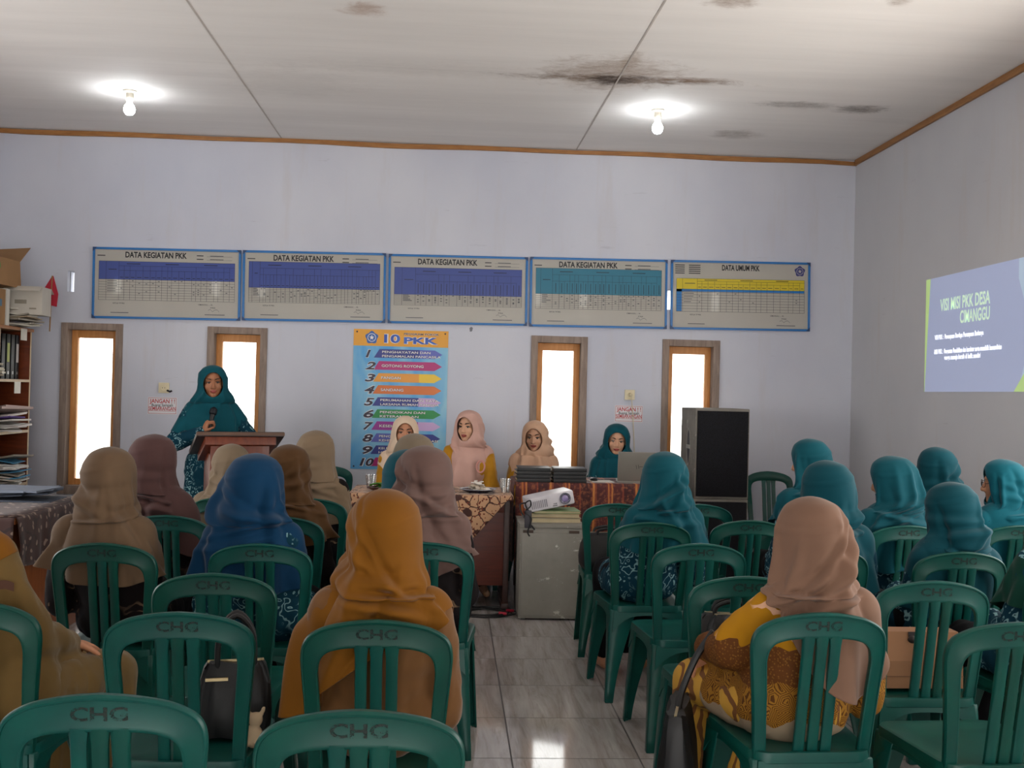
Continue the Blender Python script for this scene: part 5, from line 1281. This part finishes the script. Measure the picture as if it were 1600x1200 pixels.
# ------------------------------------------------------------------ side desk: folders and tins
heap('plastic_folder', 'grey blue plastic folder in the flat stack on the batik side desk', 'folder', -2.65, -2.35, 6.0, 6.1, .741, 6, ['#474f5e', '#565f6e', '#3b424f', '#69717f'], 12, .007, .03, (.52, .34), group='folders on the side desk')
M_tin = mat('white_tin', '#b9bec2', .4); M_tinb = mat('blue_tin_print', '#2f5f80', .4)
for i, (x, y, l) in enumerate(((-2.86, 5.62, 'blue and white round tin on its side, nearer the desk edge'), (-3.02, 5.60, 'blue and white round tin on its side, at the left frame edge'))):
    t = thing('round_tin', l, 'tin', (x, y, .742+.055)); t.rotation_euler = (0, 0, R(-18))
    mt = Matrix.Rotation(R(90), 4, 'X')
    M().lathe([(.001, -.05), (.055, -.05), (.055, .05), (.050, .052), (.048, .046), (.001, .046)], 28, mat=mt).build('can', M_tin, t)
    M().lathe([(.040, .0472), (.040, .0482), (.001, .0482)], 24, mat=mt).build('printed_disc', M_tinb, t)
    M().lathe([(.0552, -.03), (.0556, -.03), (.0556, .03), (.0552, .03)], 28, mat=mt, cap=False).build('printed_band', M_tinb, t)
# ------------------------------------------------------------------ on the brown desk
def clear_plastic():
    t = NT('clear_plastic'); tr = t.n('ShaderNodeBsdfTransparent'); tr.inputs[0].default_value = (.93, .93, .92, 1); gl = t.n('ShaderNodeBsdfGlossy'); gl.inputs[0].default_value = (.9, .9, .9, 1); gl.inputs['Roughness'].default_value = .15
    lw = t.n('ShaderNodeLayerWeight'); lw.inputs[0].default_value = .35; mx = t.n('ShaderNodeMixShader'); t.l(t.math('ADD', .10, t.math('MULTIPLY', lw.outputs['Facing'], .75)), mx.inputs[0]); t.l(tr.outputs[0], mx.inputs[1]); t.l(gl.outputs[0], mx.inputs[2]); t.l(mx.outputs[0], t.out.inputs[0]); return t.mat
M_clear = clear_plastic(); M_water = M_clear
def cup(px, py, Y, z, flip, label):
    q = atY(px, py, Y); t = thing('drinking_glass', label, 'glass', (q.x, Y, z))
    pr = [(.026, 0), (.036, .095)] if not flip else [(.038, 0), (.026, .095)]
    (a, _), (b, h) = pr; M().lathe([(a, 0), (b, h), (b+.002, h), (b+.002, h-.004), (a+.002, .0)] if not flip else [(a, 0), (b, h), (.001, h), (.001, h-.003), (b-.002, h-.003), (a-.002, 0)], 24, cap=False).build('glass_wall', M_clear, t)
    r = a+.003 if flip else b+.003; zz = .002 if flip else h-.002
    M().lathe([(r-.003, zz-.002), (r, zz-.002), (r, zz+.002), (r-.003, zz+.002)], 24, cap=False).build('rim', M_clear, t)
    return t
cup(701, 745, 6.86, .7485, True, 'upturned clear glass between the dusty rose scarf and the snack plate'); cup(790, 745, 6.86, .7485, False, 'clear glass at the right corner of the brown desk'); cup(580, 742, 6.98, .7485, False, 'clear glass at the left end of the brown desk')
q = atY(747, 753, 6.87)
PL = thing('snack_plate', 'dark blue rimmed plate heaped with pale wrapped snacks on the batik cloth', 'plate', (q.x, 6.87, .7485))
M().lathe([(.001, 0), (.07, 0), (.075, .004), (.118, .020), (.122, .024), (.115, .022), (.07, .010), (.001, .008)], 40).build('dish', mat('navy_glaze', '#1c2438', .25), PL)
M().lathe([(.108, .0195), (.1225, .0248), (.121, .0265), (.107, .0215)], 40, cap=False).build('rim', mat('white_glaze', '#c9cdd2', .25), PL)
rnd = random.Random(4); M_snack = [mat('snack_wrap_a', '#cfc3b4', .5), mat('snack_wrap_b', '#b8a894', .5), mat('snack_wrap_c', '#ddd6cc', .45)]
for i in range(16):
    a = rnd.uniform(0, 6.28); r = rnd.uniform(.0, .075); m = M(); L = .026
    rot = Matrix.Rotation(rnd.uniform(0, 6.28), 3, 'Z') @ Matrix.Rotation(rnd.uniform(-.4, .4), 3, 'Y')
    m.ell((0, 0, 0), (L, .013, .010), rot, 12, 8)
    for s in (-1, 1): m.rings([[rot @ Vector((s*L*.85, y*.4, z*.4)) for y, z in ((-.01, -.004), (.01, -.004), (.01, .004), (-.01, .004))], [rot @ Vector((s*L*1.45, y, z)) for y, z in ((-.012, -.003), (.012, -.003), (.012, .003), (-.012, .003))]])
    o = m.build('wrapped_snack', M_snack[i % 3], None, (q.x+r*math.cos(a), 6.87+r*math.sin(a), .7485+.024+.018*(i % 3 if r < .05 else 0))); tag(o, 'pale wrapped snack piled on the dark blue plate', 'snack', 'wrapped snacks on the plate')
q = atY(598, 742, 6.87)
t = thing('leaf_plate', 'brown plate with green leaf lining at the left end of the brown desk', 'plate', (q.x, 6.87, .7485))
M().lathe([(.001, 0), (.06, 0), (.10, .02), (.104, .024), (.06, .010), (.001, .008)], 32).build('dish', mat('brown_plate', '#4a2418', .5), t)
for k in range(5):
    m = M(); a0 = k*1.2; rs = []
    for j in range(7):
        u = j/6; w = .026*math.sin(math.pi*min(1, u*.9+.08)); x = -.05+.14*u; z = .022+.02*math.sin(u*2.5)
        rs.append([(x, -w, z+.008), (x, 0, z), (x, w, z+.008), (x, 0, z-.0015)])
    m.rings(rs).build('leaf', mat('banana_leaf', '#4c8a2a', .5), t).rotation_euler = (0, 0, a0)
# ------------------------------------------------------------------ on the striped table
M_fold = mat('black_folder', '#0e0f12', .45); TZ = .7985
def folder(x, y, z, w, label, rot):
    t = thing('folder', label, 'folder', (x, y, z), R(rot), None); h = .024
    M().box(-w/2, w/2, -.11, .11, 0, .003).box(-w/2, w/2, -.11, .11, h-.003, h).box(-w/2, w/2, -.113, -.109, 0, h).build('cover', M_fold, t, bevel=.001)
    M().box(-w/2+.006, w/2-.006, -.106, .104, .004, h-.004).build('paper_block', M_paper2, t, smooth=False)
for nm, px, nn in (('left', 832, 4), ('right', 888, 4)):
    q = atY(px, 740, 7.27)
    for i in range(nn):
        lv = ['lowest', 'second lowest', 'second highest', 'topmost'][i]
        folder(q.x+.004*math.sin(i*2.7), 7.28, TZ+i*.0252, .232, '%s black folder of the %s stack in front of the apricot headscarf' % (lv, nm), [1, -1.5, 2, -1][i])
q = atY(862, 738, 7.3)
t = thing('tissue_bundle', 'crumpled pale tissue between the two stacks of black folders', 'tissue', (q.x+.005, 7.34, TZ)); t.scale = (.85, .85, .85)
m = M(); rnd = random.Random(2)
for k in range(7): m.ell((rnd.uniform(-.012, .012), rnd.uniform(-.02, .02), .02+.013*k), (.018+rnd.uniform(0, .008), .03, .016), Matrix.Rotation(rnd.uniform(-.6, .6), 3, 'Y'), 10, 7)
link('sheet', union(m, .005, 2, 'tissue', [M_paper]), t)
# laptop, its lid towards the room
q0 = atY(966, 746, 7.32)
LT = thing('laptop', 'open silver laptop with its lid facing the audience on the striped table', 'laptop', (q0.x+.155, 7.36, TZ), R(180-6))
M_alu = mat('silver_lid', '#8a857d', .35, .04, metal=.35)
M().box(-.16, .16, -.10, .125, 0, .016).build('base', M_alu, LT, bevel=.004)
lid = Matrix.Translation((0, .125, .014)) @ Matrix.Rotation(R(-14), 4, 'X')
lo = M().box(-.16, .16, -.004, .004, 0, .215, mat=lid).build('lid', M_alu, LT, bevel=.003)
M().box(-.15, .15, -.0055, -.0042, .012, .205, mat=lid).build('screen', emis('laptop_screen', '#9fb4d8', .6), lo, smooth=False)
mk = M()
for a in (-.009, .006): mk.box(a, a+.0025, .0042, .0048, .095, .125, mat=lid @ T((0, 0, 0), ry=12))
mk.box(-.016, .012, .0042, .0048, .108, .1105, mat=lid @ T((0, 0, 0), ry=0)); mk.build('logo', M_black, lo, smooth=False)
M().box(-.14, .14, -.085, .05, .0162, .0172).build('keyboard', M_black, LT, smooth=False)
q = atY(945, 742, 7.3)
t = thing('paper_sheet', 'white sheets lying on the striped table left of the laptop', 'papers', (q.x-.0, 7.32, TZ), R(5)); M().box(-.10, .06, -.06, .10, 0, .004).build('sheet', M_paper, t, smooth=False)
t = thing('computer_mouse', 'black mouse with its cable beside the black folders', 'mouse', (atY(928, 742, 7.36).x, 7.36, TZ))
m = M(); m.ell((0, 0, .012), (.028, .045, .016)); m.build('shell', M_black, t); M().tube(crom([(0, .04, .012), (.03, .08, .006), (.10, .07, .005), (.19, .10, .006)], 4), .0025, 6).build('cable', M_black, t)
# ------------------------------------------------------------------ on the cabinet
zc = .601
def book(x, y, z, w, d, h, c, label, rot):
    t = thing('book', label, 'book', (x, y, z), R(rot)); b = mat('bookcover_'+c[1:], c, .5)
    M().box(-w/2, w/2, -d/2, d/2, 0, .003).box(-w/2, w/2, -d/2, d/2, h-.003, h).box(-w/2, -w/2+.003, -d/2, d/2, 0, h).build('cover', b, t, smooth=False)
    M().box(-w/2+.004, w/2-.005, -d/2+.004, d/2-.004, .003, h-.003).build('page_block', M_paper2, t, smooth=False)
book(cx+.02, 6.62, zc, .33, .25, .032, '#8a8478', 'thick grey ledger, lowest under the projector', 2); book(cx+.025, 6.62, zc+.033, .32, .24, .026, '#a08a5e', 'tan covered book in the middle of the pile under the projector', -2); book(cx+.03, 6.61, zc+.060, .30, .23, .016, '#7f9a6a', 'green covered magazine, topmost under the projector', 4)
q = atY(859, 782, 6.55)
PJ = thing('projector', 'white projector tilted up on the books above the grey cabinet', 'projector', (cx-.005, 6.60, zc+.094), R(8)); PJ.rotation_euler = (R(0), R(-12), R(8))
M_pj = mat('white_casing', '#cfcbd0', .35, .03); M_pjd = mat('grey_vent', '#8d8a92', .4)
M().box(-.145, .145, -.11, .11, 0, .088).build('casing', M_pj, PJ, bevel=.014, seg=3)
v = M()
for i in range(9): v.box(-.135+.012*i, -.129+.012*i, -.1125, -.1095, .018, .066)
v.build('vent', M_pjd, PJ, smooth=False)
M().lathe([(.036, 0), (.036, .010), (.028, .010), (.026, .004), (.001, .003)], 28, mat=Matrix.Translation((.085, -.109, .046)) @ Matrix.Rotation(R(90), 4, 'X')).build('lens_ring', mat('chrome_ring', '#c9c3d6', .15, metal=.8), PJ)
M().ell((.085, -.112, .046), (.022, .006, .022)).build('lens', mat('lens_glass', '#8f7fae', .05, coat=1), PJ)
m = M(); m.text('HDMI', .010, (.005, -.1112, .022), mi=0, offset=.02); m.box(.0, .03, -.1115, -.1105, .012, .016); m.build('port_marks', M_black, PJ, smooth=False)
for s in (-1, 1): M().lathe([(.010, -.012), (.010, .002)], 12, (s*.11, -.08, 0)).build('foot', M_black, PJ)
M().tube(crom([(-.14, .02, .05), (-.19, -.02, .05), (-.20, -.10, .0), (-.17, -.14, -.06), (-.15, -.155, -.10)], 5), .005, 8).build('power_cable', M_black, PJ)
t = thing('cable_adapter', 'dark power adapter hanging in a knot of cables over the cabinet edge', 'adapter', (cx-.155, 6.405, .66)); m = M()
m.box(-.022, .022, -.022, .0, -.08, .03); m.build('block', mat('adapter_grey', '#34323a', .5), t, bevel=.006)
M().tube(crom([(0, -.012, .03), (-.02, -.015, .07), (.01, -.01, .09), (.015, .02, .05), (-.02, -.02, .02), (.02, -.025, -.02), (0, -.02, -.10), (.012, -.016, -.13)], 5), .0045, 6).build('cable', M_black, t)
# ------------------------------------------------------------------ cables on the floor by the cabinet
t = thing('cable_coil', 'loose coil of black cable with red plugs on the floor left of the cabinet', 'cable', (.33, 6.62, 0)); pts = []
for i in range(60):
    a = i*.42; r = .13+.03*math.sin(i*.7); pts.append((r*1.25*math.cos(a)-.08, r*.9*math.sin(a), .006+.004*(i//15)))
pts += [(-.25, .25, .006), (-.30, .55, .006), (-.2, .9, .006)]
M().tube(pts, .005, 6).build('cable', M_black, t)
for x, y, a in ((.05, -.02, 20), (.0, -.09, -15)): M().tube([Vector((x, y, .022)), Vector((x+.05*math.cos(R(a)), y+.05*math.sin(R(a)), .022))], [.012, .008], 10).build('plug', mat('red_plug', '#a01c34', .4), t)
# ------------------------------------------------------------------ microphone in the speaker's hand
q = Vector((SQ.wri[1].x, SQ.wri[1].y, SQ.wri[1].z)); d = Vector((-.18, -.32, .93)).normalized(); base = oQ.matrix_world if False else Matrix.Translation(oQ.location) @ Matrix.Rotation(oQ.rotation_euler.z, 4, 'Z') @ Matrix.Diagonal((PK, PK, 1, 1))
pp = base @ (q+SQ.hdir[1].normalized()*.075+SQ.hn[1].normalized()*.026); dd = (base.to_3x3() @ d)
MC = thing('microphone', 'black hand microphone held up to the mouth of the speaker', 'microphone', pp); MC.rotation_euler = dd.to_track_quat('Z', 'Y').to_euler()
M().lathe([(.001, -.11), (.012, -.11), (.013, 0), (.018, .065), (.001, .065)], 16).build('handle', M_black, MC); M().lathe([(.018, .065), (.025, .072), (.027, .09), (.024, .108), (.012, .120), (.001, .122)], 18).build('mesh_head', mat('mic_mesh', '#1d1f24', .5, metal=.5), MC)
# ------------------------------------------------------------------ bags
M_leather = mat('black_leather', '#08080a', .55, .2, 30); M_gold = mat('pale_gold_metal', '#c9b48a', .3, metal=.8)
def bag(name, label, loc, rot, w, d, h, m=None, strap=True, taper=.85, top=.06, lean=0):
    t = thing(name, label, 'bag', loc, R(rot)); t.rotation_euler = (R(lean), 0, R(rot)); rs = []; n = 28
    for k, (f, z) in enumerate(((.90, 0), (1.0, .03), (1.02, h*.35), (.97, h*.7), (taper, h*.93), (taper*.9, h))):
        dd = d*(1 if z < h*.5 else 1-(z/h-.5)*1.0)
        ring = []
        for i in range(n):
            a = 2*math.pi*i/n; c, s = math.cos(a), math.sin(a); e = .45
            ring.append((w/2*f*math.copysign(abs(c)**e, c), dd/2*f*math.copysign(abs(s)**e, s)+.006*math.sin(i*1.7+k), z+.004*math.sin(i*2.3)))
        rs.append(ring)
    M().rings(rs).build('body', m or M_leather, t, bevel=0, angle=60)
    M().box(-w*.38, w*.38, -.004, .004, h-.002, h+.004).build('zip', M_gold, t, smooth=False)
    if strap:
        for s in (-1, 1): M().tube(crom([(-w*.25, s*d*.18, h*.93), (-w*.22, s*d*.2, h+strap*.6), (0, s*d*.22, h+strap), (w*.22, s*d*.2, h+strap*.6), (w*.25, s*d*.18, h*.93)], 5), .008, 8).build('strap', m or M_leather, t)
    return t
SEAT = .434*CH_K
def seat_pt(key, dx=0, dy=0, dz=0): c = chairs[key]; return c.matrix_basis.to_translation()+Matrix.Rotation(c.rotation_euler.z, 3, 'Z') @ Vector((dx, dy, 0))+Vector((0, 0, SEAT+.002+dz))
t = bag('handbag', 'black handbag with two looped straps on the chair seat at the left', seat_pt('c3', .10, .04), 12, .20, .11, .20, strap=.13); M().box(-.08, -.02, -.058, -.050, .16, .168).build('buckle', M_gold, t)
t = thing('plush_charm', 'small cream plush charm tucked beside the black handbag', 'plush', seat_pt('c3', .175, -.085)); m = M()
m.ell((0, 0, .03), (.026, .022, .032)); m.ell((.004, 0, .075), (.020, .018, .020)); m.cap((-.015, 0, .09), .006, (-.018, 0, .105), .006); m.cap((.02, 0, .09), .006, (.025, 0, .105), .006); m.cap((-.012, -.015, .02), .009, (-.02, -.03, .008), .009); m.cap((.012, -.015, .02), .009, (.02, -.03, .008), .009)
link('body', union(m, .004, 3, 'plush', [mat('cream_plush', '#b09a7c', .9)]), t)
bag('shoulder_bag', 'large black bag lying on the chair beside the grey cabinet', seat_pt('c16', -.03, .02), 5, .33, .22, .20, strap=.03)
bag('shoulder_bag', 'black bag on the seat left of the yellow batik sleeve', seat_pt('c20', .04, .10), -10, .26, .16, .20, strap=.05)
# tall black bag hanging at the knee of the woman in yellow
c = chairs['c21'].location
t = bag('tote_bag', 'tall slim black bag standing by the knee of the woman in yellow batik', (c.x-.305, c.y+.12, .02), 74, .34, .13, .46, strap=False, taper=.9, lean=0)
M().tube(crom([(-.05, .0, .44), (.0, -.01, .50), (.03, -.05, .60), (.035, -.10, .68)], 5), .011, 8).build('strap', M_leather, t); M().box(-.02, .0, -.071, -.062, .24, .27).build('zip_pull', mat('silver_pull', '#b9b9bd', .25, metal=1), t)
t = bag('clutch_bag', 'small black clutch in the lap of the woman in yellow batik', (c.x-.08, c.y+.30, .585), 10, .20, .08, .13, strap=False)
# paper bag
t = thing('paper_bag', 'brown paper bag with a dark ribbon on a chair at the right', 'bag', seat_pt('c22', 0, -.01), R(1)); M_kraft = mat('kraft_paper', '#8a6242', .8, .05); a, b, h = .17, .075, .185
rs = [[(-a, -b, 0), (a, -b, 0), (a, b, 0), (-a, b, 0)], [(-a*1.0, -b*.95, h*.5), (a, -b*.95, h*.5), (a*.97, b*.95, h*.5), (-a*.97, b*.95, h*.5)], [(-a*.99, -b*.5, h), (a*.99, -b*.5, h), (a*.99, b*.5, h), (-a*.99, b*.5, h)]]
M().rings(rs).build('body', M_kraft, t, bevel=.003, smooth=False); M().quad((-a, -b-.0008, .04), (a, -b-.0008, .04), (a, -b-.0008, .043), (-a, -b-.0008, .043)).build('crease', mat('kraft_crease', '#6e4d33', .8), t, smooth=False)
rb = mat('dark_ribbon', '#20120f', .5); M().rings([[(-.012+.004*k, -b*(1-.48*z/h)-.003, z), (.012+.004*k, -b*(1-.48*z/h)-.003, z), (.012+.004*k, -b*(1-.48*z/h)-.001, z), (-.012+.004*k, -b*(1-.48*z/h)-.001, z)] for k, z in ((0, h), (0, h*.8), (2, h*.4), (4, h*.18))]).build('ribbon', rb, t)
M().ell((0, -b*.55-.006, h*.86), (.016, .007, .014)).build('ribbon_knot', rb, t)
# patch on the khaki sleeve, corner details
ax = SA.sh[1].lerp(SA.elb[1], .30)
m = M(); rs = []
for i in range(6):
    a = R(-74+i*8); r = .0835; rs.append([(ax.x+r*math.cos(a)*1.0, ax.y+r*math.sin(a), ax.z+.012+.010*math.sin(i/5*math.pi)), (ax.x+r*math.cos(a), ax.y+r*math.sin(a), ax.z-.012+.010*math.sin(i/5*math.pi)), (ax.x+(r+.002)*math.cos(a), ax.y+(r+.002)*math.sin(a), ax.z-.012+.010*math.sin(i/5*math.pi)), (ax.x+(r+.002)*math.cos(a), ax.y+(r+.002)*math.sin(a), ax.z+.012+.010*math.sin(i/5*math.pi))])
m.rings(rs).build('shoulder_patch', mat('patch_thread', '#4a2a18', .8), oA)
# red patch at the collar of the squared teal headscarf is the seat neighbour's red cloth
